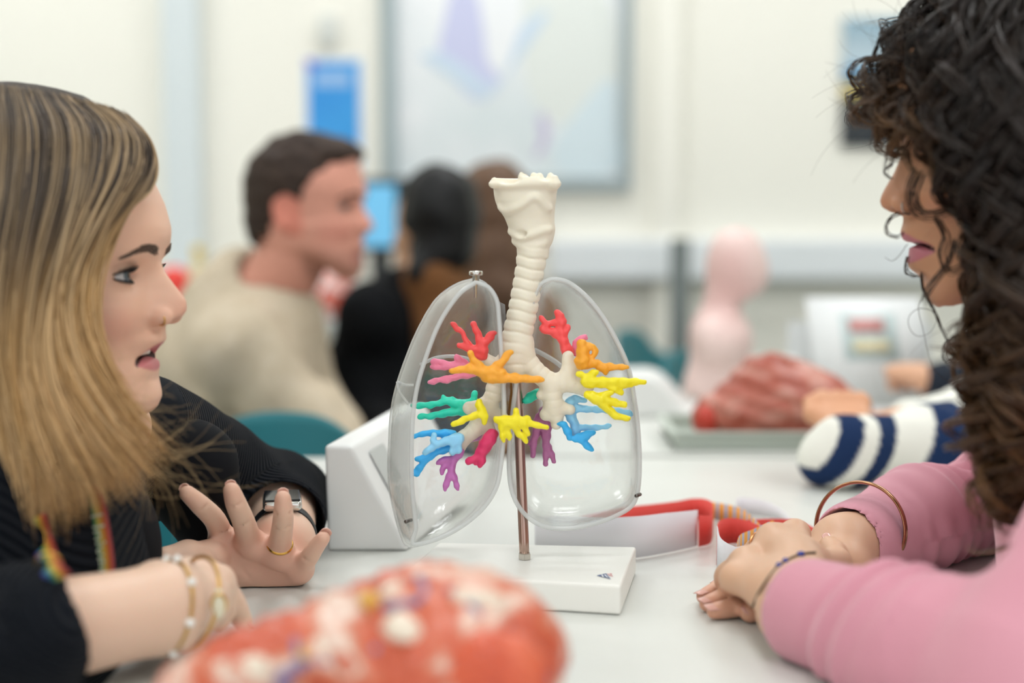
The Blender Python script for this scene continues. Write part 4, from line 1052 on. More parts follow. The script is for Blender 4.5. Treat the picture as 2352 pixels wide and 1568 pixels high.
br2 = chain_bracelet(b2c, b2n, 0.0310, 'gold chain bracelet with an oval charm')
q2 = ringpts(b2c, b2n, 0.0325, 72)
cam_d = lambda q: np.linalg.norm(q - np.array([0, 0, CAMZ]))
qi = min(range(72), key=lambda i: cam_d(q2[i]) + abs(q2[i][2] - wrR[2] - 0.004) * 3)
link('charm', bm_mesh('charm', uv_bm(0.0055, q2[qi], 0.8, 0.5, 1.9)), mat('pale_charm', '#e6dfc4', 0.2, spec=0.7), br2)
tube('charm_frame', ringpts(q2[qi], np.array([-.15, 1, .3]), 0.0075, 30, ax=(0, 0, 1), e=0.62), 0.0011, M_gold, br2, 8, True)

seated_legs((-0.56, 1.0, 0.50), (.9, .1, 0), LW, '#1b1d22')
# cardigan ------------------------------------------------------------------
M_navy = mat('navy_rib_knit', '#0c1119', 0.9, spec=0.15, sheen=0.03)
attr_rib(M_navy, 330, 0.0022, strength=0.8)
M_navyd = mat('dark_navy_top', '#0a0c11', 0.9, spec=0.2)
cufL = elL + (wrL - elL) * 0.42; cufR = P(60, 1462, 0.865)
slL = U(0.03, Cap(shL, elL, .056, .040), Cap(elL, cufL, .040, .0405))
slR = U(0.03, Cap(shR, elR, .060, .048), Cap(elR, cufR, .048, .0475))
tors = U(0.06, Cap(shR + np.array([.01, .02, -.01]), shL + np.array([-.02, 0, -.02]), .060, .056), Cap(neck1 + np.array([-.012, 0, -.05]), chest, .090, .120), Cap(chest, hip, .125, .15))
knit = U(0.03, slL, slR, tors)
fold = lambda p: 0.0022 * np.sin(seg_d(p, shL, elL)[1] * 150 + 12 * p[:, 2]) * sstep(.10, .2, seg_d(p, shL, elL)[1]) * (seg_d(p, shL, elL)[0] < .09) + wob(p, .0016, 60.0, .4)
knit = D(knit, fold)
def cuff_cut(c, d, r):
    """remove the knit beyond the cuff plane and hollow the opening"""
    c, d = np.asarray(c, float), np.asarray(d, float) / np.linalg.norm(d)
    return U(0.0, Cap(c - d * 0.02, c + d * 0.12, r - 0.0035), Cap(c + d * (r + .012), c + d * .14, r + 0.012))
knit = S(0.003, knit, Cap(cufL - (wrL - elL) * .1, wrL, .0372, .037)); 
knit = S(0.003, knit, Cap(cufR - ad * .02, wrR, .0430, .041))
knit = S(0.004, knit, Cap(neck0, neck1 + np.array([.03, 0, -.01]), .060, .066))
knit = S(0.001, knit, Box((0.125, 1.1, TABLE / 2), (0.40, 0.7, TABLE / 2 + 0.0014)))
V, F = nets(knit, 0.0022, 2); me = mesh_np('cardigan', V, F)
rb = rib_along(V, [shL, elL, wrL]); d1 = seg_d(V.astype(np.float32), shL, elL)[0]; d2 = seg_d(V.astype(np.float32), elL, wrL)[0]
isarm = np.minimum(d1, d2) < 0.066
rb = np.where(isarm, rb, (V[:, 0] * .75 - V[:, 1] * .3 + V[:, 2] * .58))
set_float(me, rb); link('cardigan', me, M_navy, LW, label='navy ribbed knit cardigan')
# dark inside panel where the cardigan falls open
pan = U(0.03, Cap(chest + np.array([.05, .03, .0]), chest + np.array([.0, .03, -.12]), .085, .10), Cap(P(430, 1080, 1.20), P(480, 1205, 1.23), .045, .030))
pan = S(0.001, pan, Box((0.125, 1.1, TABLE / 2), (0.40, 0.7, TABLE / 2 + 0.0016)))
sdf_obj('top', pan, 0.004, M_navyd, LW, label='plain dark top under the cardigan')
# lanyard -------------------------------------------------------------------
def rainbow():
    m = bpy.data.materials.new('rainbow_ribbon'); m.use_nodes = True; nt = m.node_tree; b = nt.nodes['Principled BSDF']; b.inputs['Roughness'].default_value = 0.6
    at = nt.nodes.new('ShaderNodeAttribute'); at.attribute_name = 'rib'; r = nt.nodes.new('ShaderNodeValToRGB'); r.color_ramp.interpolation = 'LINEAR'
    cs = ['#5a2a5e', '#3b3f8c', '#2e6f8f', '#4f8a4a', '#c9b24a', '#c98a35', '#b5482f', '#7d2530']
    while len(r.color_ramp.elements) < len(cs): r.color_ramp.elements.new(0.5)
    for i, c in enumerate(cs): r.color_ramp.elements[i].position = i / (len(cs) - 1); r.color_ramp.elements[i].color = lin(c)
    nt.links.new(at.outputs['Fac'], r.inputs['Fac']); nt.links.new(r.outputs['Color'], b.inputs['Base Color']); return m
def ribbon(name, pts, wvec, wdt, m, parent, n=40, **kw):
    p_ = spline(np.asarray(pts), n); wv_ = np.asarray(wvec, float); wv_ /= np.linalg.norm(wv_)
    k = 8; V = np.concatenate([p_ + wv_ * wdt * (j / (k - 1) - .5) for j in range(k)])
    i, j = np.meshgrid(np.arange(n - 1), np.arange(k - 1), indexing='ij')
    F = np.stack([j * n + i, j * n + i + 1, (j + 1) * n + i + 1, (j + 1) * n + i], -1).reshape(-1, 4)
    me = mesh_np(name, V, F); set_float(me, np.repeat(np.arange(k) / (k - 1), n))
    o = link(name, me, m, parent, **kw); so = o.modifiers.new('thickness', 'SOLIDIFY'); so.thickness = .0008; return o, p_
def LY(x, y, Y): return seen(U(0.0, knit, pan), 100 + x / 3.027, 1050 + y / 3.027, .85, 1.2, .003)
pl = [LY(300, 200, 1.020), LY(345, 330, 1.015), LY(375, 500, 1.010), LY(400, 660, 1.006), LY(412, 790, 1.003), LY(418, 860, 1.002)]
lan, lpz = ribbon('lanyard', pl, (1.0, -.25, .25), 0.019, rainbow(), LW, label='rainbow lanyard with pale lettering')
ribbon('lanyard_strap', [LY(-60, 420, 1.0), LY(0, 620, .995), LY(40, 760, .99), LY(110, 850, .985)], (1.0, -.2, .5), 0.017, rainbow(), lan)
# lettering running down the lanyard
M_let = mat('pale_lettering', '#c9cfb6', 0.6)
fc = bpy.data.curves.new('lettering', 'FONT'); fc.body = 'University'; fc.size = 0.017; fc.extrude = 0.0002; fc.align_x = 'LEFT'
fo = bpy.data.objects.new('tmp_text', fc); COL.objects.link(fo); dgp = bpy.context.evaluated_depsgraph_get()
tm = bpy.data.meshes.new_from_object(fo.evaluated_get(dgp)); bpy.data.objects.remove(fo)
TV = verts_np(tm)
lng = np.concatenate([[0], np.cumsum(np.linalg.norm(np.diff(lpz, axis=0), axis=1))])
sx_ = 0.020 + TV[:, 0] * 0.95
wv = np.array([1.0, -.25, .25]); wv /= np.linalg.norm(wv)
PX = np.stack([np.interp(sx_, lng, lpz[:, i]) for i in range(3)], 1)
dcam = -PX + np.array([0, 0, CAMZ]); dcam /= np.linalg.norm(dcam, axis=1)[:, None]
PX = PX + wv * (TV[:, 1:2] - 0.0058) * 1.0 + dcam * (0.0012 + TV[:, 2:3])
tm.vertices.foreach_set('co', PX.astype(np.float32).ravel()); tm.update(); tm.name = 'lettering'
tm.materials.clear(); link('lettering', tm, M_let, lan, smooth=False)
nk = spline([LY(-20, 480, 1.005), LY(10, 540, 1.004), LY(12, 650, 1.002), LY(15, 660, 1.0)], 20)
ncl = tube('necklace', nk, 0.0007, M_gold, LW, 6, label='thin gold necklace with a ring pendant')
tube('pendant', ringpts(LY(35, 745, .998), (-.2, 1, .2), 0.0075), 0.0008, M_gold, ncl, 8, True)

# hair ------------------------------------------------------------------------
G = [[(290, 262, 1.085), (335, 315, 1.085), (349, 375, 1.085), (338, 428, 1.075), (302, 458, 1.055), (262, 505, 1.034), (220, 575, 1.016), (192, 680, 1.003), (200, 790, 1.002), (255, 885, 1.003)],
     [(262, 252, 1.075), (322, 312, 1.062), (338, 372, 1.060), (302, 440, 1.040), (236, 530, 1.018), (196, 660, 1.004), (196, 770, 1.000), (240, 872, 1.000), (305, 962, 1.004), (392, 1045, 1.020)],
     [(235, 243, 1.075), (305, 305, 1.055), (310, 380, 1.045), (258, 470, 1.022), (198, 580, 1.006), (164, 700, .998), (176, 800, .992), (228, 905, .990), (298, 1005, .992), (372, 1092, 1.006)],
     [(190, 230, 1.075), (258, 300, 1.045), (252, 400, 1.022), (205, 510, 1.006), (158, 630, .996), (140, 740, .988), (162, 845, .984), (214, 950, .982), (276, 1045, .982), (330, 1130, .990)],
     [(140, 217, 1.076), (198, 300, 1.038), (192, 420, 1.012), (156, 540, .998), (120, 660, .988), (112, 775, .980), (136, 885, .976), (186, 985, .974), (238, 1075, .974), (276, 1160, .978)],
     [(95, 207, 1.078), (136, 300, 1.034), (130, 430, 1.006), (100, 560, .990), (78, 690, .980), (74, 805, .973), (98, 915, .968), (140, 1020, .966), (176, 1115, .966), (196, 1200, .968)],
     [(48, 200, 1.080), (74, 300, 1.032), (68, 440, 1.002), (46, 580, .986), (30, 710, .975), (30, 830, .968), (54, 940, .962), (84, 1050, .960), (102, 1160, .958), (98, 1262, .958)],
     [(0, 196, 1.080), (10, 300, 1.032), (2, 450, 1.002), (-14, 600, .985), (-24, 740, .974), (-20, 860, .966), (2, 980, .960), (26, 1100, .956), (36, 1210, .954), (22, 1306, .954)],
     [(-60, 198, 1.080), (-62, 320, 1.036), (-76, 480, 1.008), (-86, 640, .992), (-86, 800, .980), (-70, 940, .972), (-50, 1080, .966), (-44, 1200, .962), (-60, 1312, .962)],
     [(-120, 214, 1.082), (-135, 340, 1.050), (-155, 500, 1.028), (-160, 660, 1.012), (-155, 820, 1.0), (-140, 960, .992), (-125, 1100, .985), (-125, 1220, .98), (-145, 1320, .98)]]
NP = 44
GW = np.array([spline(np.array([P(*q) for q in g]), NP) for g in G])
ng = len(G)
def strand_at(g, GWx):
    i = min(int(g), len(GWx) - 2); t = g - i; return GWx[i] * (1 - t) + GWx[i + 1] * t
rs = np.random.RandomState(3)
def left_hair(n, rad, spread, seed, g0=0.0, mirror=None):
    rs = np.random.RandomState(seed); St, Rd, Cc = [], [], []
    dark = np.array(lin('#4a3d32')[:3]); midc = np.array(lin('#a07e58')[:3]); blon = np.array(lin('#e6c496')[:3]); gold = np.array(lin('#d9a966')[:3])
    s = np.linspace(0, 1, NP)
    for i in range(n):
        g = rs.uniform(g0, ng - 1.001); lock = int(g * 11) ; lr_ = np.random.RandomState(lock * 7 + 1)
        c = strand_at(np.clip(g + rs.normal(0, .02), 0, ng - 1.001), GW).copy()
        ph, am, fq = lr_.uniform(0, 6.28), lr_.uniform(.003, .009), lr_.uniform(5, 9)
        e = s ** 1.2
        c[:, 0] += am * np.sin(fq * s + ph) * e + rs.normal(0, spread) * (0.3 + e)
        c[:, 1] += -abs(rs.normal(0, spread * 1.5)) * (0.35 + .65 * e) + lr_.uniform(-.004, .004) * e + am * .8 * np.cos(fq * s + ph * 2) * e
        c[:, 2] += rs.normal(0, spread) * (.2 + e * .8)
        c[:, 0] += rs.normal(0, .004) * np.clip(s - .75, 0, 1) * 4
        k0 = int(rs.uniform(0, .06) * NP); k1 = NP - int(rs.uniform(0, .16) * NP)
        c = spline(c[k0:k1:2], NP) if k1 - k0 > 6 else c
        St.append(c); Rd.append(rad * (0.75 + .5 * rs.rand()) * np.clip(np.minimum((1 - s) * 5, np.minimum(s * 14 + .15, 1)), .12, 1) * (0.9 + .3 * np.sin(s * 3)))
        hl = np.clip(.5 + .5 * math.sin(lock * 2.399 + lr_.uniform(-1, 1)), 0, 1) ** 1.3
        top = dark * (1 - hl * .55) + blon * hl * .55 if hl > .35 else dark
        tip = (midc * .45 + gold * .55) * (1 - hl) + (blon * .7 + gold * .3) * hl
        m_ = sstep(.18 + .1 * rs.rand(), .72, s)[:, None]
        col = (top * (1 - m_) + tip * m_) * rs.uniform(.8, 1.15)
        Cc.append(col)
    S_ = np.array(St); R_ = np.array(Rd); C_ = np.repeat(np.array(Cc)[:, :, None, :], 3, 2).reshape(-1, 3)
    if mirror is not None: S_[:, :, 1] = 2 * mirror - S_[:, :, 1]; S_[:, :, 0] -= .032
    me = strands_mesh('hair', S_, R_); set_color(me, C_); return me
M_hairL = attr_color(mat('blonde_brown_hair', '#7d6448', 0.42, spec=0.5))
hairL = link('hair', left_hair(3600, 0.00062, 0.0042, 5), M_hairL, LW, label='long hair with dark roots and blonde highlights')
link('far_side_hair', left_hair(1100, 0.0009, 0.0046, 9, 3.0, 1.092), M_hairL, hairL)
# under-mass of the hair: cap over the skull and the fall behind the strands
und = []
for g in range(3, ng):
    q = GW[g][::4] + np.array([-.008, .022, -.008]); r_ = np.interp(np.linspace(0, 1, len(q)), [0, .3, .75, 1], [.012, .016, .016, .004])
    und += [Cap(q[i], q[i + 1], r_[i], r_[i + 1]) for i in range(len(q) - 1)]
capn = D(HL.node(), lambda p: np.full(len(p), .010, np.float32), .014)
def facecut(p):
    q = HL.loc(p); f, l, u = q[:, 0], q[:, 1], q[:, 2]
    lim = np.interp(u, [-120, -60, 0, 40, 70, 84, 100, 130], [-10, -5, 12, 38, 64, 80, 130, 130]); return ((lim - f) * -HL.k).astype(np.float32) * -1
cut = Fn(lambda p: -facecut(p) * -1, HL.node().lo - .02, HL.node().hi + .02)
class Neg:
    def __init__(s, H, tab): s.H, s.t = H, tab; n_ = H.node(); s.lo, s.hi = n_.lo - .03, n_.hi + .03
    def ev(s, p, bl, bh):
        q = s.H.loc(p); return ((np.interp(q[:, 2], s.t[0], s.t[1]) - q[:, 0]) * s.H.k).astype(np.float32)   # negative in front of the hairline
hair_tab = ([-120, -60, 0, 40, 70, 80, 86, 100, 130], [-12, -8, 8, 32, 62, 78, 95, 140, 140])
capn = S(0.004, capn, Neg(HL, hair_tab))
V, F = nets(U(0.012, U(0.016, und), capn), 0.003, 2); me = mesh_np('hair_underlayer', V, F)
t_ = np.clip((1.05 - V[:, 2]) / .25, 0, 1)[:, None]
set_color(me, np.array(lin('#33281f')[:3]) * (1 - t_) + np.array(lin('#7a5a35')[:3]) * t_)
link('hair_underlayer', me, attr_color(mat('hair_under', '#4a3827', 0.6)), hairL)
# hair running over the top to the far side and the wispy outline
St, Rd = [], []
s = np.linspace(0, 1, 20)
for i in range(900):
    f0 = rs.uniform(-90, 73); l0 = rs.uniform(-5, 12)
    pts = []
    for a in np.linspace(0, 1.25 if f0 < 56 else .5, 6):
        l = l0 + 78 * math.sin(a); u0 = np.interp(f0, [-95, -60, -20, 20, 50, 70, 86], [55, 92, 110, 109, 96, 84, 68])
        pts.append(HL.w(f0 + rs.normal(0, 1) + a * 6, l, u0 * (math.cos(a) ** .6 if a < 1.5 else 0) + 9 + rs.normal(0, 1.3)))
    St.append(spline(pts, 20)); Rd.append(np.full(20, .0005))
C_ = np.repeat((np.array(lin('#43362b')[:3]) * rs.uniform(.7, 1.5, (len(St), 1)))[:, None, :], 60, 1).reshape(-1, 3)
me = strands_mesh('hair_top', np.array(St), np.array(Rd)); set_color(me, C_); link('hair_top', me, M_hairL, hairL)
# loose fine ends
St, Rd, Cc = [], [], []
for i in range(100):
    g = rs.uniform(0, 3.2); c = strand_at(g, GW)[26:]; p0 = c[rs.randint(10, 18)]
    d = np.array([rs.uniform(.2, 1.0), rs.uniform(-.3, .4), rs.uniform(-.75, .35)]); ln_ = rs.uniform(.02, .055); cu = rs.uniform(.4, 2.4) * rs.choice([-1, 1])
    d /= np.linalg.norm(d); sd_ = np.array([-d[2], 0, d[0]])
    St.append(np.array([p0 + d * ln_ * t + sd_ * cu * ln_ * .5 * t * t for t in np.linspace(0, 1, 14)])); Rd.append(np.linspace(.00013, .00005, 14))
    Cc.append(np.array(lin('#cdb082')[:3]) * rs.uniform(.7, 1.2))
me = strands_mesh('loose_hair', np.array(St), np.array(Rd)); set_color(me, np.repeat(np.array(Cc), 14 * 3, 0)); link('loose_hair', me, M_hairL, hairL)
# ------------------------------------------------------------------ curly haired woman on the right
def h6(x, y, Y): return P(1580 + x / 3.047, 1100 + y / 3.047, Y)
RW = thing('person', 'dark curly haired person in pink top with clasped hands on the table', 'person', (0.62, 1.02, 0.0))
YR = 1.085
rp = [(2074, 325), (2068, 360), (2053, 398), (2034, 432), (2026, 450), (2024, 461), (2030, 475), (2049, 484), (2078, 494), (2080, 509), (2074, 530), (2080, 547), (2094, 562), (2096, 572), (2094, 585), (2090, 597), (2096, 613), (2120, 629), (2133, 646), (2136, 670), (2141, 687), (2161, 701)]
th = math.radians(10); cth, sth = math.cos(th), math.sin(th)
F_ = [93 + (2068 - x) * sL for x, y in rp]; U_ = [(370 - y) * sL for x, y in rp]
pf2 = [f * cth - u * sth for f, u in zip(F_, U_)]; pu2 = [u * cth + f * sth - 16 for f, u in zip(F_, U_)]
# rounded forehead continuing above the traced bridge
pu2 = [75, 55, 38, 26, 14] + pu2; pf2 = [82, 90, 94, 95, pf2[0] + 1.5] + pf2
fwR = np.array([-1.0, 0, 0]); upR = np.array([0, 0, 1.0])
fR = np.array([-cth, 0.0, -sth]); uR = np.array([-sth, 0.0, cth])
# origin: pixel (2068,370) corresponds to F'=93,u'=0
oR = P(2068, 370, YR) - np.array([-0.093, 0, 0.0])
oR = oR + uR * 0.016          # because of the -16 shift
HR = Head(oR, fR, uR, 1.0, pu2, pf2, mouth=(-63, 20, 2.0), eye=(67, 31, 0), lids=3.6, lipup=10, liplo=14)
M_skinR = skin_mat('tan_skin')
shF = P(2400, 1010, 1.24); elF = P(2345, 1150, 1.32); wrF = P(1938, 1258, 1.168)
shN = P(2720, 1050, 0.87); elN = P(2390, 1560, 0.81); wrN = P(1836, 1398, 0.976)
neckA = HR.w(-22, 0, -62); neckB = np.array([0.47, 1.05, 0.90]); chR = np.array([0.50, 1.04, 0.80]); hipR = np.array([0.66, 1.0, 0.50])
# near (upper) hand
mN = [h6(752, 385, 1.115), h6(590, 425, 1.100), h6(405, 590, 1.075), h6(330, 690, 1.052)]
fN = [[h6(650, 470, 1.150), h6(600, 600, 1.150), h6(640, 690, 1.130)],
      [h6(470, 490, 1.130), h6(400, 600, 1.140), h6(450, 690, 1.125)],
      [h6(265, 660, 1.092), h6(262, 735, 1.100), h6(330, 790, 1.095)],
      [h6(290, 735, 1.068), h6(330, 800, 1.078), h6(390, 830, 1.072)]]
tN = [h6(900, 620, 1.06), h6(1035, 590, 1.105), h6(1020, 520, 1.128), h6(985, 462, 1.140)]
handN = hand_node(h6(840, 700, 1.02), h6(770, 850, 0.985), mN, fN, tN, fr=1.0, palm_r=0.0150, extra=[Cap(h6(800, 640, 1.04), h6(640, 460, 1.098), .0180, .0125), Cap(h6(640, 800, 1.01), h6(420, 690, 1.06), .0165, .0120)])
armN = U(0.015, Cap(elN, wrN, .040, .0275), Cap(wrN, h6(740, 740, 1.02), .0265, .022))
# far (lower) hand
mF = [h6(610, 850, 1.082), h6(560, 790, 1.100), h6(500, 740, 1.118), h6(470, 700, 1.140)]
def onT(x, y, r): q = T(x, y); q[2] = TABLE + r; return q
fF = [[onT(1738, 1412, .010), onT(1683, 1420, .0085), onT(1640, 1424, .0072)],
      [onT(1712, 1384, .012), onT(1664, 1399, .0095), onT(1624, 1406, .0070)],
      [onT(1694, 1368, .013), onT(1652, 1380, .0100), onT(1616, 1389, .0068)],
      [onT(1700, 1345, .012), onT(1676, 1352, .0095), onT(1652, 1362, .0066)]]
tF = [h6(950, 820, 1.10), h6(720, 960, 1.060), onT(1760, 1425, .010), onT(1722, 1430, .0080)]
handF = hand_node(h6(1080, 640, 1.130), h6(1040, 520, 1.165), mF, fF, tF, fr=1.0, palm_r=0.0150, extra=[Cap(h6(1110, 640, 1.135), h6(640, 850, 1.09), .0165, .0130), Ell(h6(1120, 700, 1.135), (.020, .020, .018))])
armF = U(0.015, Cap(elF, wrF, .036, .0262), Cap(wrF, h6(1080, 600, 1.14), .0255, .022))
bodyR = U(0.012, U(0.018, HR.node(), Cap(neckA, neckB, .046, .054)), U(0.03, Cap(neckB, chR, .07, .09), Cap(chR, hipR, .095, .11), Cap(shN, shF, .042, .042)),
          U(0.0015, U(0.008, U(0.02, Cap(shF, elF, .038, .032), armF), handF), U(0.008, U(0.02, Cap(shN, elN, .042, .038), armN), handN)))
bodyR = S(0.0008, bodyR, Box((0.125, 1.1, TABLE / 2), (0.40, 0.7, TABLE / 2 + 0.0008)))
V, F = nets(bodyR, 0.0015, 2)
me = mesh_np('body', V, F); C = HR.tint(V, '#c3906f', '#b8707a', '#c07a60')
hb = np.array(lin('#dcb192')[:3]); k = (sstep(1.0, .93, V[:, 2]) * (V[:, 0] < .36))[:, None]; C = C * (1 - k) + hb * k
rosy = np.array(lin('#d8937f')[:3])
for f in fF[:3] + [tF]:
    k = np.exp(-(np.linalg.norm(V - f[-1], axis=1) / .014) ** 2)[:, None] * .55; C = C * (1 - k) + rosy * k
set_color(me, C); link('body', me, M_skinR, RW)
eyes(HR, RW, (1.0, 0.1, -0.1), M_irisb)
brows(HR, RW, mat('black_brown_eyebrow', '#241812', 0.7), [(9, 16), (20, 19), (32, 20), (44, 16), (50, 11)], n=120)
M_nailR = mat('glossy_pink_nail', '#e6b3a6', 0.12, spec=0.7)
for i, (f, up_) in enumerate(((fF[0], (-.15, -.25, 1)), (fF[1], (-.2, -.2, 1)), (fF[2], (-.25, -.1, 1)), (tF, (.1, -.5, .9)), (fF[3], (-.2, 0, 1)))):
    d = (f[-1] - f[-2]) / np.linalg.norm(f[-1] - f[-2])
    nail(RW, M_nailR, f[-1] + d * .0015, f[-2], np.array(up_), w=(.0056 if i < 2 else .0050), ln=.0072, off=.0053)
d = (tN[-1] - tN[-2]) / np.linalg.norm(tN[-1] - tN[-2]); nail(RW, M_nailR, tN[-1] + d * .002, tN[-2], np.array([.2, -.6, .6]), w=.0058, ln=.007, off=.0062)
tube('nose_ring', ringpts(HR.w(97, 16, -34), HR.R[:, 0] * .6 - HR.R[:, 1], 0.0042), 0.0006, mat('silver', '#c8c4bf', 0.2, metal=1.0), RW, 8, True, label='thin silver hoop in the nostril')
rc = mN[1] * .45 + fN[1][0] * .55
tube('finger_ring', ringpts(rc, fN[1][0] - mN[1], 0.0100), 0.0008, mat('rose_gold', '#c98a5e', 0.2, metal=1.0), RW, 8, True, flat=2.2, label='rose gold band on the middle finger', up=fN[1][0] - mN[1])
seated_legs((0.66, 1.0, 0.50), (-.9, .1, 0), RW, '#2a2c33')
# pink top -------------------------------------------------------------------
M_pink = mat('pink_jersey', '#d896a5', 0.85, spec=0.2, sheen=0.25, noise=(4, '#dd9eac', .4, .6), bump=(700, .12))
adF = (wrF - elF) / np.linalg.norm(wrF - elF); adN = (wrN - elN) / np.linalg.norm(wrN - elN)
cF = P(1972, 1248, 1.186); cN = wrN - adN * 0.012
slF = U(0.03, Cap(shF, elF, .060, .046), Cap(elF, P(2100, 1190, 1.235), .046, .0385), Cap(P(2100, 1190, 1.235), cF, .0395, .0378))
slN = U(0.03, Cap(shN, elN, .066, .052), Cap(elN, elN + (cN - elN) * .55, .050, .0425), Cap(elN + (cN - elN) * .55, cN, .0425, .0372))
torR = U(0.06, Cap(shN + np.array([0, .02, -.01]), shF + np.array([.02, 0, -.02]), .066, .060), Cap(neckB + np.array([.012, 0, -.05]), chR, .09, .12), Cap(chR, hipR, .125, .15))
topR = U(0.03, slF, slN, torR)
def folds(p):
    out = wob(p, .0012, 48.0, .9)
    d, t = seg_d(p, elF, cF); a = np.arctan2(p[:, 2] - (elF[2] + cF[2]) / 2, p[:, 1] - 1.24)
    L_ = np.linalg.norm(cF - elF)
    out += (d < .07) * .0024 * np.sin(t * 330 + 1.7 * a + 2 * np.sin(t * 60)) * sstep(.0, .05, t) * (1 - sstep(L_ - .06, L_ - .025, t)) * np.clip(.6 + .4 * np.sin(a * 2 + t * 40), 0, 1)
    d, t = seg_d(p, elN, cN); L_ = np.linalg.norm(cN - elN); z_ = p[:, 2] - (elN[2] + (cN[2] - elN[2]) * t / L_)
    tt = t + z_ * .35
    for c_, w_, am_ in ((.150, .006, -.0046), (.126, .0055, -.0042), (.104, .005, -.003), (.060, .012, -.003)): out += (d < .075) * am_ * np.exp(-((tt - c_) / w_) ** 2) * np.clip(.65 + z_ * 12, 0.1, 1)
    for c_, w_, am_ in ((.138, .006, .0022), (.115, .005, .002)): out += (d < .075) * am_ * np.exp(-((tt - c_) / w_) ** 2)
    out = np.where((d < .075) & (t > L_ - .045), out * (1 - sstep(L_ - .04, L_ - .01, t)), out)
    d, t = seg_d(p, shN, elN); out += (d < .09) * .003 * np.sin(t * 110 + p[:, 2] * 60) * sstep(.1, .2, t)
    return out
topR = D(topR, folds)
topR = S(0.002, topR, Cap(cF - adF * .02, wrF + adF * .06, .0310, .034)); topR = S(0.002, topR, Cap(cN - adN * .02, cN + adN * .09, .0315, .034))
topR = S(0.004, topR, Cap(neckA, neckB + np.array([-.03, 0, -.01]), .060, .066))
topR = S(0.001, topR, Box((0.125, 1.1, TABLE / 2), (0.40, 0.7, TABLE / 2 + 0.0014)))
V, F = nets(topR, 0.0021, 2); link('top', mesh_np('top', V, F), M_pink, RW, label='long sleeved pink jersey top')
# seam line and stitched cuff on the far sleeve
sm = [surfp for surfp in []]
bp_ = ringpts(cF + adF * .0015, adF, .0345, 48)
bg = mat('bronze_bangle', '#a87a5c', 0.22, metal=1.0)
bn_ = adF + np.array([.35, 0, .15]); tube('bangle', ringpts(P(1975, 1228, 1.187) + np.array([0, 0, .0048]), bn_, .0398, 64), .0034, bg, RW, 12, True, flat=.45, label='bronze bangle pushed over the pink sleeve', up=bn_)
# thin dark bracelet with blue beads on the near wrist
bp2 = spline(np.array([seen(bodyR, x, y, .90, 1.15, .0, .0008) for x, y in ((1728, 1395), (1742, 1364), (1765, 1328), (1791, 1298), (1824, 1279), (1850, 1272), (1872, 1270))]), 40)
bp2[:, 1] -= .0006; bp2[:, 2] += .0006
bl = tube('bracelet', bp2, .0010, mat('brown_cord', '#5b4632', .7), RW, 8, label='thin brown cord bracelet with blue beads')
for i in (19, 22, 29, 30): link('bead', bm_mesh('bead', uv_bm(.0024, bp2[i], seg=12)), mat('blue_bead', '#2c3f9c', .25), bl)

# curly hair -------------------------------------------------------------------
RG = [ # river: (pixel path with depth, curl radius m, curls per path)
 ([(2260, -60, 1.09), (2150, 20, 1.08), (2085, 110, 1.06), (2035, 190, 1.055), (2018, 250, 1.055), (2050, 310, 1.055)], .0100, 2.0),
 ([(2275, -70, 1.10), (2170, 10, 1.09), (2100, 110, 1.085), (2060, 190, 1.085), (2055, 250, 1.08), (2085, 320, 1.07)], .0100, 2.2),
 ([(2290, -70, 1.09), (2190, 20, 1.06), (2130, 130, 1.03), (2100, 230, 1.02), (2110, 310, 1.02), (2150, 375, 1.02)], .0105, 2.4),
 ([(2310, -70, 1.09), (2220, 20, 1.05), (2180, 150, 1.02), (2178, 260, 1.01), (2225, 370, 1.01), (2285, 470, 1.01), (2305, 560, 1.0)], .0110, 3.2),
 ([(2330, -70, 1.09), (2260, 30, 1.04), (2215, 180, 1.005), (2220, 320, 1.0), (2290, 450, 1.0), (2325, 580, 1.0), (2292, 720, 1.0), (2240, 830, 1.01)], .0118, 4.0),
 ([(2350, -70, 1.09), (2290, 30, 1.03), (2255, 200, .995), (2260, 360, .99), (2312, 520, .985), (2335, 660, .985), (2305, 800, .985), (2265, 905, .99), (2285, 950, 1.0)], .0125, 4.6),
 ([(2370, -70, 1.09), (2325, 30, 1.03), (2295, 220, .99), (2300, 400, .98), (2338, 580, .975), (2340, 740, .975), (2325, 890, .975), (2300, 1010, .975), (2310, 1105, .98)], .0130, 5.2),
 ([(2390, -70, 1.09), (2360, 30, 1.03), (2335, 240, .985), (2340, 450, .975), (2350, 650, .97), (2355, 830, .965), (2345, 980, .965), (2315, 1120, .965), (2318, 1230, .97)], .0130, 5.8),
 ([(2420, -70, 1.09), (2400, 30, 1.04), (2385, 250, .99), (2390, 480, .975), (2392, 700, .965), (2390, 900, .96), (2365, 1060, .955), (2335, 1170, .955), (2350, 1245, .96)], .0130, 5.8),
 ([(2470, -60, 1.10), (2465, 40, 1.06), (2470, 270, 1.01), (2475, 520, .985), (2475, 760, .97), (2465, 980, .96), (2430, 1180, .955)], .0130, 5.6),
 ([(2520, -50, 1.11), (2540, 100, 1.08), (2550, 350, 1.04), (2560, 650, 1.01), (2560, 900, 1.0), (2540, 1100, .99)], .0130, 5.2),
 ([(2560, -40, 1.12), (2610, 120, 1.12), (2640, 400, 1.11), (2650, 700, 1.10), (2640, 950, 1.09), (2620, 1120, 1.08)], .0130, 5.0)]
NK = 110
RGW = [(spline(np.array([P(*q) for q in g]), NK), r, c) for g, r, c in RG]
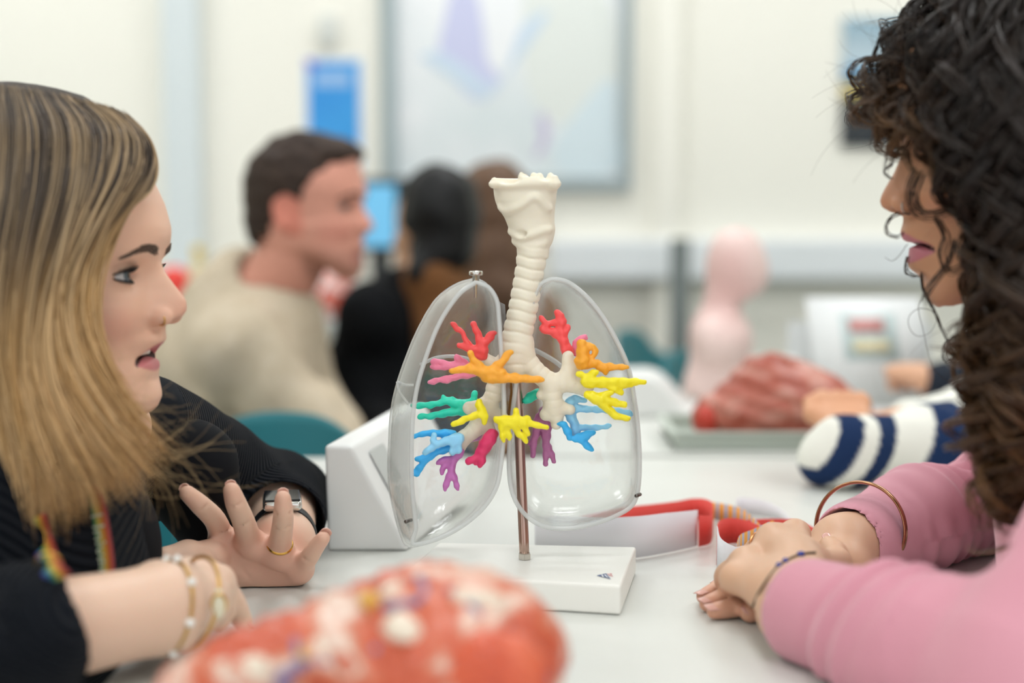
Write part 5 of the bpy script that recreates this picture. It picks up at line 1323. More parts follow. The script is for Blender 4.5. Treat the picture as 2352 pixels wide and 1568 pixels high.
def curls(n, clump, rad, seed, tmin=0.0, tmax=1.0, glo=0.0, ghi=None, cl=.0042):
    rs_ = np.random.RandomState(seed); St, Rd, Cc = [], [], []; s = np.linspace(0, 1, NK)
    hi = (len(RGW) - 1.001) if ghi is None else ghi
    cd = np.array(lin('#271c16')[:3]); cm = np.array(lin('#563c26')[:3]); ct = np.array(lin('#8a633c')[:3])  # mid and tip browns raised to paint in the light on the lower hair
    for i in range(n):
        g = rs_.uniform(glo, hi); j = int(g); t = g - j
        c = RGW[j][0] * (1 - t) + RGW[j + 1][0] * t; r = (RGW[j][1] * (1 - t) + RGW[j + 1][1] * t) * rs_.uniform(.55, 1.35); cy = (RGW[j][2] * (1 - t) + RGW[j + 1][2] * t) * rs_.uniform(.8, 1.25)
        c = c + np.array([rs_.normal(0, .006), rs_.uniform(-.004, .030) , rs_.normal(0, .006)])
        a0, a1 = rs_.uniform(0, .2), rs_.uniform(.78, 1.0)
        a0, a1 = max(a0, tmin), min(a1, tmax)
        tt = np.linspace(a0, a1, NK); c = np.stack([np.interp(tt, s, c[:, k]) for k in range(3)], 1)
        tg, N_, B_ = frames(c, up=(0, -1, 0))
        sg = 1 if rs_.rand() < .5 else -1; ph = rs_.uniform(0, 6.28)
        ang = sg * 2 * np.pi * cy * (tt - a0) + ph + .5 * np.sin(tt * 9 + ph)
        env = np.clip((tt - a0) * 5, .15, 1) * (1 + .25 * np.sin(tt * 11 + ph))
        base = c + (np.cos(ang)[:, None] * N_ + np.sin(ang)[:, None] * B_) * (r * env)[:, None] + np.cumsum(rs_.normal(0, .00035, (NK, 3)), 0)
        tone = rs_.uniform(.6, 1.3)
        for k in range(clump):
            o_ = rs_.normal(0, cl * .28, 3); w_ = rs_.uniform(.6, 1.5)
            d_ = ang + rs_.normal(0, .16)
            q = c + (np.cos(d_)[:, None] * N_ + np.sin(d_)[:, None] * B_) * (r * env * rs_.uniform(.86, 1.14))[:, None] + (base - c - (np.cos(ang)[:, None] * N_ + np.sin(ang)[:, None] * B_) * (r * env)[:, None]) + o_
            St.append(q); Rd.append(rad * w_ * np.clip(np.minimum((1 - s) * 7, s * 12 + .5), .15, 1))
            m_ = sstep(.35, .95, tt)[:, None]; m2 = rs_.rand() ** 2
            Cc.append((cd * (1 - m_) + (cm * (1 - m2) + ct * m2) * m_) * tone)
    S_ = np.array(St); R_ = np.array(Rd); C_ = np.repeat(np.array(Cc)[:, :, None, :], 3, 2).reshape(-1, 3)
    me = strands_mesh('hair', S_, R_); set_color(me, C_); return me
M_hairR = attr_color(mat('dark_curly_hair', '#231913', 0.38, spec=0.45))
hairR = link('hair', curls(380, 12, .00055, 21, glo=2.7), M_hairR, RW, label='long dark brown curly hair')
link('fringe_hair', curls(62, 10, .00048, 22, 0, 1, 0, 2.8), M_hairR, hairR)
# dark under-mass
capn = D(HR.node(), lambda p: np.full(len(p), .004, np.float32), .012)
capn = S(0.006, capn, Neg(HR, ([-120, -60, -30, 0, 40, 70, 84, 92, 100, 130], [2, 6, 14, 26, 48, 66, 78, 92, 140, 140])))
und = []
for j in range(6, len(RGW)):
    q = RGW[j][0][4::9] + np.array([.006, .034, 0]); r_ = np.interp(np.linspace(0, 1, len(q)), [0, .3, .8, 1], [.014, .022, .016, .005])
    und += [Cap(q[i], q[i + 1], r_[i], r_[i + 1]) for i in range(len(q) - 1)]
V, F = nets(D(U(.012, U(.014, und), capn), lambda p: wob(p, .0022, 150., .3), .008), .003, 1)
link('under_hair', mesh_np('under_hair', V, F), mat('dark_hair_under', '#120d0a', .8, spec=.1), hairR)
# single loose curls in front of the face and below the chin
def loop_px(pts, Y, r=.00045, n=60):
    return spline(np.array([P(x, y, Y + .004 * math.sin(i)) for i, (x, y) in enumerate(pts)]), n), np.full(n, r)
LP = [[(2075, 335), (2055, 352), (2050, 375), (2035, 385), (2030, 395), (2040, 405), (2048, 410)],
      [(2088, 488), (2070, 488), (2045, 500), (2034, 522), (2040, 540), (2060, 545), (2074, 536)],
      [(2084, 590), (2080, 610), (2085, 628), (2105, 636), (2116, 632)],
      [(2115, 632), (2118, 660), (2135, 695), (2150, 725), (2165, 760), (2180, 790), (2200, 810)],
      [(2148, 722), (2135, 712), (2110, 708), (2088, 722), (2083, 745), (2095, 765), (2112, 771), (2132, 762), (2146, 738), (2150, 722)],
      [(2185, 775), (2172, 790), (2170, 815), (2180, 828), (2195, 815), (2200, 795)],
      [(2200, 775), (2218, 745), (2228, 775), (2222, 805), (2205, 822), (2215, 845)],
      [(2110, 400), (2095, 440), (2098, 470), (2120, 488), (2150, 485), (2185, 470), (2180, 440), (2160, 410)],
      [(2105, 395), (2090, 436), (2094, 474), (2118, 494), (2154, 492), (2190, 474)],
      [(2150, 500), (2170, 540), (2160, 580), (2175, 620), (2215, 610), (2255, 580)],
      [(2195, 550), (2180, 600), (2150, 640), (2130, 668), (2124, 690)],
      [(2060, 180), (2020, 168), (1990, 185), (1978, 215), (1990, 255), (2015, 280), (2035, 285)],
      [(2062, 186), (2028, 174), (1996, 192), (1986, 220), (1998, 258), (2020, 276)],
      [(2070, 200), (2030, 205), (2015, 240), (2020, 275), (2045, 290), (2070, 280)],
      [(2085, 560), (2060, 590), (2045, 598), (2030, 590)], [(2140, 660), (2110, 700), (2120, 760), (2150, 850), (2230, 905)],
      [(2240, 920), (2255, 935), (2290, 940), (2310, 925)], [(2238, 945), (2262, 955), (2300, 948)]]
rs2 = np.random.RandomState(4)
for i, L_ in enumerate(LP):
    p_, r_ = loop_px(L_, 1.03 if 6 < i < 11 else 1.075)
    m_ = 1 if i in (4, 14, 15) else (9 if 6 < i < 11 else 5)
    St, Rd = [], []
    for k in range(m_):
        sp = .0011 if m_ == 5 else (.0022 if m_ == 9 else .0)
        St.append(p_ + rs2.normal(0, sp, 3) + np.cumsum(rs2.normal(0, .0001, (60, 3)), 0)); Rd.append(r_ * (np.linspace(1.1, .45, 60)) * (.62 if m_ == 1 else 1))
    me = strands_mesh('curl', np.array(St), np.array(Rd)); set_color(me, np.repeat(np.array(lin('#3a281b')[:3])[None], len(St) * 180, 0)); link('curl', me, M_hairR, hairR)
# frizz around the outline
St, Rd = [], []
for i in range(240):
    j = rs2.randint(0, 6); c = RGW[j][0]; p0 = c[rs2.randint(5, NK - 5)]
    d = np.array([rs2.uniform(-1, .1), rs2.uniform(-.4, .4), rs2.uniform(-.5, .6)]); d /= np.linalg.norm(d); e_ = np.array([-d[2], 0, d[0]]); ln_ = rs2.uniform(.015, .05); cu = rs2.uniform(-2.2, 2.2)
    St.append(np.array([p0 + d * ln_ * math.sin(t * 1.3) + e_ * cu * ln_ * .5 * t * t for t in np.linspace(0, 1, 16)])); Rd.append(np.linspace(.00018, .00007, 16))
me = strands_mesh('frizzy_hair', np.array(St), np.array(Rd)); set_color(me, np.repeat(np.array(lin('#4a3524')[:3])[None], len(St) * 48, 0)); link('frizzy_hair', me, M_hairR, hairR)
# ------------------------------------------------------------------ foreground anatomical muscle model
def muscle_mat(name, cols, sc, rough=0.35):
    m = bpy.data.materials.new(name); m.use_nodes = True; nt = m.node_tree; b = nt.nodes['Principled BSDF']; b.inputs['Roughness'].default_value = rough
    tc = nt.nodes.new('ShaderNodeTexCoord'); mp = nt.nodes.new('ShaderNodeMapping'); mp.inputs['Scale'].default_value = sc[:3]; mp.inputs['Rotation'].default_value = (0.2, 0.5, 0.6)
    n = nt.nodes.new('ShaderNodeTexNoise'); n.inputs['Scale'].default_value = sc[3]; n.inputs['Detail'].default_value = 2.5; n.inputs['Distortion'].default_value = 1.2
    r = nt.nodes.new('ShaderNodeValToRGB')
    while len(r.color_ramp.elements) < len(cols): r.color_ramp.elements.new(0.5)
    for i, (p_, c) in enumerate(cols): r.color_ramp.elements[i].position = p_; r.color_ramp.elements[i].color = lin(c)
    nt.links.new(tc.outputs['Object'], mp.inputs['Vector']); nt.links.new(mp.outputs[0], n.inputs['Vector']); nt.links.new(n.outputs['Fac'], r.inputs['Fac']); nt.links.new(r.outputs['Color'], b.inputs['Base Color'])
    return m
M_mus = muscle_mat('painted_muscle', [(0.0, '#a8452f'), (.40, '#c85a3c'), (.50, '#cf6c4c'), (.56, '#dba28c'), (.61, '#e8d4c4'), (.66, '#cf8068'), (.72, '#bf5035'), (1.0, '#9c3c28')], (1, .6, 1.6, 15))
M_musr = muscle_mat('red_muscle', [(0.0, '#a8391f'), (.45, '#d05534'), (.6, '#de6c4a'), (1.0, '#c04a2c')], (1, 3, 1, 40))
M_vein = mat('vein_blue', '#85779a', 0.35); M_tend = mat('cream_tendon', '#e9dac6', 0.4); M_yel = mat('nerve_yellow', '#d9a441', 0.4)
MM = thing('muscle_model', 'big painted red muscle model lying in front of the white lung stand', 'anatomical model', (-0.03, 0.72, TABLE))
Ym = 0.74
core = U(.02, Ell(P(1010, 1545, Ym), (.058, .065, .050)), Ell(P(900, 1480, Ym + .02), (.040, .05, .036)), Ell(P(1120, 1490, Ym + .01), (.040, .05, .040)), Cap(P(760, 1500, Ym), P(560, 1560, Ym - .03), .027, .022), Cap(P(560, 1560, Ym - .03), P(430, 1600, Ym - .04), .022, .018), Ell(P(990, 1385, Ym + .05), (.035, .03, .02)), Box(P(950, 1640, Ym) * np.array([1, 1, 0]) + np.array([0, 0, .775]), (.06, .06, .025), None, .02))
cut_tab = Box((0.1, .9, TABLE / 2 + .0005), (.37, .5, TABLE / 2 + .0005))
coren = S(.001, D(core, lambda p: wob(p, .0022, 95., .5) + .0011 * np.sin(p[:, 0] * 420 + p[:, 2] * 260 + 3 * np.sin(p[:, 1] * 60)), .006), Box((0.1, .9, TABLE / 2), (.5, .9, TABLE / 2)))
V, F = nets(coren, .0022, 1); link('body', mesh_np('body', V, F), M_mus, MM)
def on_core(px, py, off=0.0):
    """first point of the model surface seen along a pixel ray"""
    for Y in np.arange(.55, .95, .0015):
        q = P(px, py, Y)
        if core.ev(q[None].astype(np.float32), q - .2, q + .2)[0] < off: return q
    return P(px, py, Ym)
sdf_obj('deltoid_muscle', D(Ell(on_core(1135, 1545, .0) + np.array([0, .004, -.008]), (.029, .020, .029)), lambda p: .001 * np.sin(p[:, 0] * 500 + 6 * np.sin(p[:, 2] * 90)), .004), .0015, M_musr, MM, label='round orange red muscle')
for nm, pts, r, m in (('vein', [(690, 1450), (675, 1490), (690, 1530), (640, 1560), (660, 1590)], .0035, M_vein), ('vein', [(700, 1520), (780, 1525), (830, 1515), (870, 1490)], .0022, M_vein), ('vein', [(960, 1330), (975, 1360), (960, 1385), (900, 1395), (880, 1400)], .0024, M_vein), ('vein', [(1180, 1470), (1230, 1500), (1260, 1540), (1250, 1560)], .0025, M_vein), ('vein', [(1250, 1568), (1290, 1545)], .003, M_vein), ('vein', [(1030, 1360), (1090, 1400), (1110, 1430), (1170, 1440)], .0018, M_vein),
                      ('tendon', [(715, 1480), (730, 1500), (745, 1530)], .007, M_tend), ('tendon', [(905, 1445), (930, 1470), (925, 1490)], .009, M_tend), ('tendon', [(1040, 1380), (1100, 1385), (1150, 1400)], .006, M_tend), ('tendon', [(470, 1562), (540, 1545), (600, 1550)], .009, M_tend), ('tendon', [(880, 1375), (900, 1360), (920, 1352)], .005, M_tend),
                      ('nerve', [(690, 1480), (695, 1500), (690, 1520)], .004, M_yel), ('nerve', [(840, 1378), (850, 1388), (858, 1400)], .005, M_yel)):
    q = spline([on_core(x, y) + np.array([0, r * .82, 0]) for x, y in pts], 16); tube(nm, q, r, m, MM, sides=8, label={'vein': 'violet grey vein', 'tendon': 'cream tendon', 'nerve': 'yellow nerve'}[nm])
MM2 = thing('muscle_piece', 'small blurred red muscle piece beside the near bracelet wrist', 'anatomical model', P(400, 1530, .985))
qz = P(405, 1512, .985); sdf_obj('body', D(U(.01, Ell(qz, (.011, .015, .009)), Cap(P(392, 1524, .985), qz, .008)), lambda p: wob(p, .001, 150.), .003), .002, M_musr, MM2)

# ------------------------------------------------------------------ tray with the muscle arm, rear table
M_tray = mat('pale_green_tray', '#c3cdc3', 0.4)
tl_ = T(1552, 1034); Yt = tl_[1]
TR = thing('tray', 'pale grey green tray under the red muscle arm', 'tray', (tl_[0] + .16, Yt + .12, TABLE))
bt = bmesh.new(); cx, cy = tl_[0] + .15, Yt + .085
box_bm(.30, .17, .004, (cx, cy, TABLE + .0025), bm=bt)
for dx, dy, sx, sy in ((0, -.083, .30, .004), (0, .083, .30, .004), (-.148, 0, .004, .162), (.148, 0, .004, .162)): box_bm(sx, sy, .020, (cx + dx, cy + dy, TABLE + .0105), bm=bt)
link('body', bm_mesh('body', bt), M_tray, TR, smooth=False)
bt = bmesh.new()
for dx, dy, sx, sy in ((0, -.087, .312, .010), (0, .087, .312, .010), (-.152, 0, .010, .164), (.152, 0, .010, .164)): box_bm(sx, sy, .004, (cx + dx, cy + dy, TABLE + .0225), bm=bt)
link('rim', bm_mesh('rim', bt), M_tray, TR, smooth=False)
M_arm = muscle_mat('brown_red_muscle', [(0.0, '#8c3f31'), (.4, '#a9523f'), (.52, '#bd6f5e'), (.6, '#c98f80'), (.7, '#b3604e'), (1.0, '#8f4334')], (1, 1, 2.5, 14))
AR = thing('muscle_arm_model', 'brownish red muscle arm model lying on the tray', 'anatomical model', (cx, cy, TABLE + .005))
Ya = Yt + .085
arm_ = U(.03, Cap(P(1640, 960, Ya), P(1760, 915, Ya), .030, .050), Cap(P(1760, 915, Ya), P(1880, 930, Ya), .050, .040), Cap(P(1880, 930, Ya), P(1960, 950, Ya), .040, .026), Cap(P(1700, 970, Ya - .02), P(1880, 975, Ya - .015), .026), Ell(P(1790, 880, Ya + .02), (.05, .04, .03)))
flr = Box((cx, cy, TABLE - .1), (1, 1, .1045 + .001)); arm_n = S(.001, D(arm_, lambda p: wob(p, .003, 60., .2) + .0018 * np.sin(p[:, 2] * 260 + p[:, 0] * 90), .008), flr)
V, F = nets(arm_n, .004, 1); link('body', mesh_np('body', V, F), M_arm, AR)
sdf_obj('cut_end', S(.001, Ell(P(1622, 962, Ya), (.020, .035, .026)), flr), .003, mat('bright_red_end', '#c23b2a', .4), AR, label='bright red cut end')
# small white bowl behind the arm
wb = P(1780, 850, Ya + .26); wb[2] = TABLE
lathe('bowl', [(.0001, .001), (.018, .001), (.020, .006), (.032, .05), (.035, .09), (.033, .09), (.030, .05), (.018, .012), (.0001, .010)], mat('white_ceramic', '#f1f2ef', .3), None, wb, 32, label='white bowl behind the red muscle arm', cat='bowl')
# pale pink bust
M_bust = mat('pale_pink_plastic', '#f0d6d0', .45, noise=(9, '#e6bfba', .45, .7))
Yb = 2.42; pb = P(1655, 920, Yb)
BU = thing('anatomical_bust', 'pale pink anatomical bust standing behind the muscle arm', 'anatomical model', (pb[0], Yb, TABLE))
bust = U(.02, Ell(P(1690, 600, Yb), (.052, .058, .056)), Ell(P(1712, 640, Yb), (.035, .04, .035)), Cap(P(1668, 650, Yb), P(1650, 735, Yb), .030, .036), Cap(P(1655, 775, Yb), P(1652, 900, Yb), .052, .056), Cap(P(1655, 780, Yb - .05), P(1655, 780, Yb + .05), .042), Cap(P(1652, 900, Yb), np.array([pb[0], Yb, TABLE]), .056, .060))
V, F = nets(S(.001, D(bust, lambda p: wob(p, .002, 55., .8), .006), Box((0, Yb, TABLE / 2), (3, 1, TABLE / 2 + .001))), .005, 1); link('body', mesh_np('body', V, F), M_bust, BU)
# upright board with coloured blocks
Yc = 2.30
c_ = [P(1888, 0, Yc), P(2150, 0, Yc)]; za, zb = TABLE + .002, P(0, 688, Yc)[2]
DB = thing('display_board', 'white upright board with a red and a yellow block printed on it', 'display board', ((c_[0][0] + c_[1][0]) / 2, Yc, TABLE))
def tilted(name, px0, px1, py0, py1, m, parent, off, **kw):
    a_, b_ = P(px0, 800, Yc)[0], P(px1, 800, Yc)[0]; t0, t1 = P(0, py1, Yc)[2], P(0, py0, Yc)[2]
    t0 = max(t0, TABLE + .002); k = .22
    sh = -.10 * (np.array([t0, t1]) - TABLE)
    V = np.array([[a_ + sh[0], Yc + (t0 - TABLE) * k - off, t0], [b_ + sh[0], Yc + (t0 - TABLE) * k - off, t0], [b_ + sh[1], Yc + (t1 - TABLE) * k - off, t1], [a_ + sh[1], Yc + (t1 - TABLE) * k - off, t1]])
    W = V + np.array([0, .004 if off == 0 else .0008, 0]); VV = np.concatenate([V, W])
    F = np.array([[0, 1, 2, 3], [7, 6, 5, 4], [1, 0, 4, 5], [2, 1, 5, 6], [3, 2, 6, 7], [0, 3, 7, 4]])
    return link(name, mesh_np(name, VV, F), m, parent, smooth=False, **kw)
tilted('panel', 1884, 2150, 686, 930, mat('white_board_card', '#f3f6f6', .9, spec=.2), DB, 0)
tilted('block', 1958, 2085, 722, 830, mat('pale_aqua_print', '#d3e6e6', .6), DB, .0012, label='pale aqua printed frame')
tilted('block', 1976, 2058, 734, 766, mat('red_print', '#e2a3a0', .6), DB, .0024, label='soft red printed block')
tilted('block', 1980, 2064, 784, 810, mat('yellow_print', '#ece2bb', .6), DB, .0024, label='soft yellow printed block')
bq = bmesh.new(); box_bm(.24, .004, .13, ((c_[0][0] + c_[1][0]) / 2, Yc + .085, TABLE + .066), bm=bq); link('easel_leg', bm_mesh('easel_leg', bq), mat('white_board_card2', '#e4e8e8', .5), DB, smooth=False)
ps = np.array([T(1880, 945), T(2060, 940), T(2090, 985), T(1900, 990)])
for i in range(4): ps[i][2] = TABLE + .0008
flat_sheet = bmesh.new(); vs_ = [flat_sheet.verts.new(tuple(q)) for q in ps]; vt_ = [flat_sheet.verts.new((q[0], q[1], q[2] + .0012)) for q in ps]
flat_sheet.faces.new(vs_[::-1]); flat_sheet.faces.new(vt_)
for i in range(4): flat_sheet.faces.new([vs_[i], vs_[(i + 1) % 4], vt_[(i + 1) % 4], vt_[i]])
bmesh.ops.recalc_face_normals(flat_sheet, faces=flat_sheet.faces)
link('paper_sheet', bm_mesh('paper_sheet', flat_sheet), M_paper, None, label='white paper sheet lying flat in front of the upright board', cat='paper', smooth=False)

# ------------------------------------------------------------------ chairs
M_teal = mat('teal_plastic', '#11707a', 0.45); M_chrome = mat('grey_chair_steel', '#9a9f9f', .3, metal=.9)
def chair(x, y, rot, top, label, parent=None, wid=.43):
    """shell chair: back shell, seat shell, four legs; rot=0 faces -Y"""
    t = thing('chair', label, 'chair', (x, y, 0), 'teal shell chairs'); t.rotation_euler = (0, 0, 0)
    cr, sr = math.cos(rot), math.sin(rot)
    W_ = lambda a, b, z: np.array([x + a * cr - b * sr, y + a * sr + b * cr, z])
    n = 22
    def sheet(name, fn):
        uv = [(i / (n - 1), j / (n - 1)) for i in range(n) for j in range(n)]
        V = np.array([W_(*fn(u, v)) for u, v in uv]); i, j = np.meshgrid(np.arange(n - 1), np.arange(n - 1), indexing='ij')
        F = np.stack([i * n + j, i * n + j + 1, (i + 1) * n + j + 1, (i + 1) * n + j], -1).reshape(-1, 4)
        o_ = link(name, mesh_np(name, V, F), M_teal, t); so = o_.modifiers.new('thickness', 'SOLIDIFY'); so.thickness = .012; return o_
    def back(u, v):
        a = 2 * u - 1; z = .47 + (top - .47) * v; w_ = wid / 2 * (1 - .30 * v ** 3) ; rnd_ = 1 - (max(0, v - .55) / .45) ** 2.5 * .25 * abs(a) ** 3
        return a * w_, .20 + .05 * v - .05 * a * a, .47 + (top - .47) * v * rnd_
    def seat(u, v):
        a = 2 * u - 1; return a * wid / 2 * (1 - .1 * v * v), .20 - .42 * v, .455 + .02 * a * a - .02 * math.sin(v * 3.1) + (.015 * (1 - v) ** 4)
    sheet('backrest', back); sheet('seat', seat)
    for a, b in ((-.17, .14), (.17, .14), (-.17, -.16), (.17, -.16)): tube('leg', [W_(a * .8, b * .8, .44), W_(a * 1.15, b * 1.25, .005)], .011, M_chrome, t, 10)
    return t
cm = P(640, 960, 1.96); chair(cm[0], 1.96 - .22, 0.0, cm[2] + .005, 'teal chair pushed up behind the big table, next to the beige sweater', wid=.20 * 2)
c1 = P(1470, 772, 3.24); chair(c1[0] + .20, 3.32, 1.15, c1[2], 'teal chair farther back, half hidden by the clear lung')
c2 = P(1556, 820, 2.80); chair(c2[0] + .22, 2.80, 1.05, c2[2], 'teal chair between the white rounded stand and the grey post')
# grey post
pp_ = P(1562, 548, 3.75)
POST = thing('post', 'dark grey metal post standing before the back wall', 'post', (pp_[0], 3.75, 0))
tube('pole', [np.array([pp_[0], 3.75, .01]), np.array([pp_[0], 3.75, pp_[2]])], .026, mat('dark_grey_paint', '#5d6664', .5), POST, 16)
lathe('foot', [(.0001, .02), (.16, .018), (.17, .0), (.0001, .0)], mat('dark_grey_paint', '#5d6664', .5), POST, (pp_[0], 3.75, .0005), 32)

# ------------------------------------------------------------------ wall things
def wallbox(name, px0, px1, py0, py1, m, parent, d0, d1, **kw):
    """panel on the back wall between two pixel corners; d0,d1 = distance of back and front from the wall"""
    a_, b_ = P(px0, py1, WY), P(px1, py0, WY)
    return box(name, b_[0] - a_[0], d1 - d0, b_[2] - a_[2], ((a_[0] + b_[0]) / 2, WY - (d0 + d1) / 2, (a_[2] + b_[2]) / 2), m, parent, **kw)
pc = P(1165, 100, WY)
BD = thing('framed_map', 'large pale map in a grey metal frame on the back wall', 'wall map', (pc[0], WY - .002, pc[2]))
M_gf = mat('grey_frame', '#a3b1b4', .4)
wallbox('frame', 880, 908, -330, 436, M_gf, BD, .001, .03); wallbox('frame', 1424, 1452, -330, 436, M_gf, BD, .001, .03)
wallbox('frame', 908, 1424, 408, 436, M_gf, BD, .001, .03); wallbox('frame', 908, 1424, -330, -304, M_gf, BD, .001, .03)
wallbox('map_sheet', 908, 1424, -304, 408, mat('map_paper', '#f3f5f7', .6, noise=(2.2, '#dfe8ea', .42, .62)), BD, .001, .008)
def wall_shape(pts, col, d, parent, name, label):
    V = np.array([P(x, y, WY - d) for x, y in spline(pts + pts[:1], 60)[:-1]]); n_ = len(V); W_ = V + np.array([0, .0008, 0])
    b = bmesh.new(); a1 = [b.verts.new(tuple(v)) for v in V]; a2 = [b.verts.new(tuple(v)) for v in W_]; b.faces.new(a1); b.faces.new(a2[::-1])
    for i in range(n_): b.faces.new([a1[i], a2[i], a2[(i + 1) % n_], a1[(i + 1) % n_]])
    bmesh.ops.recalc_face_normals(b, faces=b.faces)
    return link(name, bm_mesh(name, b), mat('map_' + col.strip('#'), col, .6), parent, label=label, smooth=False)
wall_shape([(1040, -40), (1090, -20), (1110, 60), (1120, 140), (1150, 190), (1100, 230), (1050, 190), (1010, 120), (1020, 50)], '#cdd0ee', .0092, BD, 'map_region', 'lilac map region')
wall_shape([(960, 130), (1010, 120), (1080, 160), (1120, 190), (1160, 170), (1200, 60), (1260, 30), (1180, 150), (1110, 225), (1040, 180)], '#cfe0f0', .0102, BD, 'map_region', 'pale blue map region')
wall_shape([(1250, 255), (1262, 300), (1250, 345), (1225, 360), (1240, 320), (1235, 275)], '#ccc4de', .0092, BD, 'map_region', 'small violet map region')
wall_shape([(1200, -40), (1380, -20), (1420, 120), (1400, 260), (1330, 300), (1230, 240), (1200, 130)], '#e6ebe6', .0088, BD, 'map_region', 'pale green map region')
wall_shape([(1290, 300), (1400, 180), (1420, 300), (1415, 390), (1300, 395), (1270, 350)], '#dae9ef', .0096, BD, 'map_region', 'pale blue sea region')
pc = P(768, 240, WY)
BP = thing('wall_hung_picture', 'bright blue poster on the wall above the person with short dark hair', 'poster', (pc[0], WY - .002, pc[2]))
wallbox('sheet', 700, 834, 132, 385, mat('poster_white_margin', '#dbe8f5', .6), BP, .0005, .002)
wallbox('print', 710, 824, 142, 380, mat('poster_blue', '#3ba0e8', .55, noise=(3, '#2e8fe0', .4, .65)), BP, .002, .003)
wallbox('heading', 722, 806, 166, 198, mat('poster_heading', '#9cc3ee', .55), BP, .003, .0036, label='pale heading band')
wallbox('corner_mark', 704, 724, 138, 156, mat('poster_violet', '#7a5fd0', .55), BP, .003, .0036, label='violet corner mark')
tq = P(755, 70, WY)
box('wall_sensor', .05, .03, .085, (tq[0], WY - .0165, tq[2]), mat('sensor_grey', '#dcdfda', .5), bevel=.012, label='small pale grey box on the wall above the blue poster', cat='wall sensor')
pc = P(2030, 190, WY)
DP = thing('picture', 'dark landscape picture with a yellow band beside the curly hair', 'picture', (pc[0], WY - .002, pc[2]))
def band_mat():
    m = bpy.data.materials.new('landscape_print'); m.use_nodes = True; nt = m.node_tree; b = nt.nodes['Principled BSDF']; b.inputs['Roughness'].default_value = .45
    tc = nt.nodes.new('ShaderNodeTexCoord'); sp = nt.nodes.new('ShaderNodeSeparateXYZ'); r = nt.nodes.new('ShaderNodeValToRGB')
    cs = [(0, '#20282e'), (.25, '#2a3238'), (.37, '#4a4a3a'), (.41, '#cdb45a'), (.48, '#c9b566'), (.52, '#4a7ea6'), (.60, '#6ba0c4'), (.68, '#c3d6e0'), (.82, '#a9c0cc'), (1.0, '#8fb0c2')]
    while len(r.color_ramp.elements) < len(cs): r.color_ramp.elements.new(.5)
    for i, (p_, c) in enumerate(cs): r.color_ramp.elements[i].position = p_; r.color_ramp.elements[i].color = lin(c)
    nt.links.new(tc.outputs['Generated'], sp.inputs[0]); nt.links.new(sp.outputs['Z'], r.inputs['Fac']); nt.links.new(r.outputs['Color'], b.inputs['Base Color']); return m
wallbox('print', 1930, 2140, 42, 338, band_mat(), DP, .001, .012)

# rear bench, monitor and models on it
M_bench = mat('bench_grey', '#c9cfcb', .5)
BN = thing('bench', 'grey wall bench behind the seated people', 'bench', (-1.1, 3.72, 0))
bz = .80
box('worktop', 1.85, .45, .03, (-1.125, 3.725, bz - .015), M_bench, BN, bevel=.004); 
for x_ in (-2.0, -1.1, -.25): box('support', .03, .4, bz - .03, (x_, 3.725, (bz - .03) / 2), M_bench, BN)
Yq = 3.80; mq = P(872, 495, Yq)
MO = thing('monitor', 'computer monitor with a light blue screen behind the short haired person', 'monitor', (mq[0], Yq, bz))
a_, b_ = P(800, 578, Yq), P(932, 408, Yq)
box('casing', b_[0] - a_[0], .03, b_[2] - a_[2], ((a_[0] + b_[0]) / 2, Yq, (a_[2] + b_[2]) / 2), mat('dark_monitor_plastic', '#2c3336', .5), MO, bevel=.004)
a_, b_ = P(806, 566, Yq - .016), P(908, 424, Yq - .016)
box('screen', b_[0] - a_[0], .002, b_[2] - a_[2], ((a_[0] + b_[0]) / 2, Yq - .0162, (a_[2] + b_[2]) / 2), mat('lit_screen', '#4a8fb0', .3, emit=('#79bfe6', .55)), MO)
box('stand', .05, .02, mq[2] - bz, (mq[0], Yq + .025, (mq[2] + bz) / 2), mat('dark_monitor_plastic', '#2c3336', .5), MO); box('foot', .2, .16, .012, (mq[0], Yq + .02, bz + .0065), mat('dark_monitor_plastic', '#2c3336', .5), MO, bevel=.003)
M_rw = muscle_mat('red_white_plastic', [(0, '#c94a36'), (.47, '#d65a44'), (.52, '#f0d8d2'), (.58, '#f4eeec'), (.62, '#d9664f'), (1, '#b93f2d')], (1, 1, 1, 11), .4)
tz = P(745, 730, 3.60)
RT = thing('anatomical_torso', 'red and white anatomical torso on the bench behind the beige sweater and black jumper', 'anatomical model', (tz[0], 3.64, bz))
tor_n = D(U(.03, Cap(np.array([tz[0], 3.64, bz + .05]), P(745, 690, 3.64), .075, .06), Ell(P(745, 650, 3.64), (.05, .05, .04))), lambda p: wob(p, .005, 40., .6), .012)
V, F = nets(S(.001, tor_n, Box((tz[0], 3.64, bz - .2), (1, 1, .2005))), .006, 1); link('body', mesh_np('body', V, F), M_rw, RT)
rq = P(405, 655, 3.64)
RQ = thing('anatomical_heart', 'bright red plastic model on the bench behind the nose of the blonde person', 'anatomical model', (rq[0], 3.64, bz))
V, F = nets(S(.001, D(U(.02, Ell(P(400, 650, 3.64), (.038, .04, .045)), Cap(P(425, 680, 3.64), P(440, 690, 3.64), .02), Cap(P(400, 680, 3.64), np.array([rq[0], 3.64, bz]), .03, .04)), lambda p: wob(p, .002, 70.), .006), Box((rq[0], 3.64, bz - .2), (1, 1, .2005))), .005, 1); link('body', mesh_np('body', V, F), mat('bright_red_plastic', '#f2453a', .4), RQ)
yq = P(455, 610, 3.7)
yb = thing('bottle', 'pale yellow bottle on the bench behind the beige sweater', 'bottle', (yq[0], 3.7, bz))
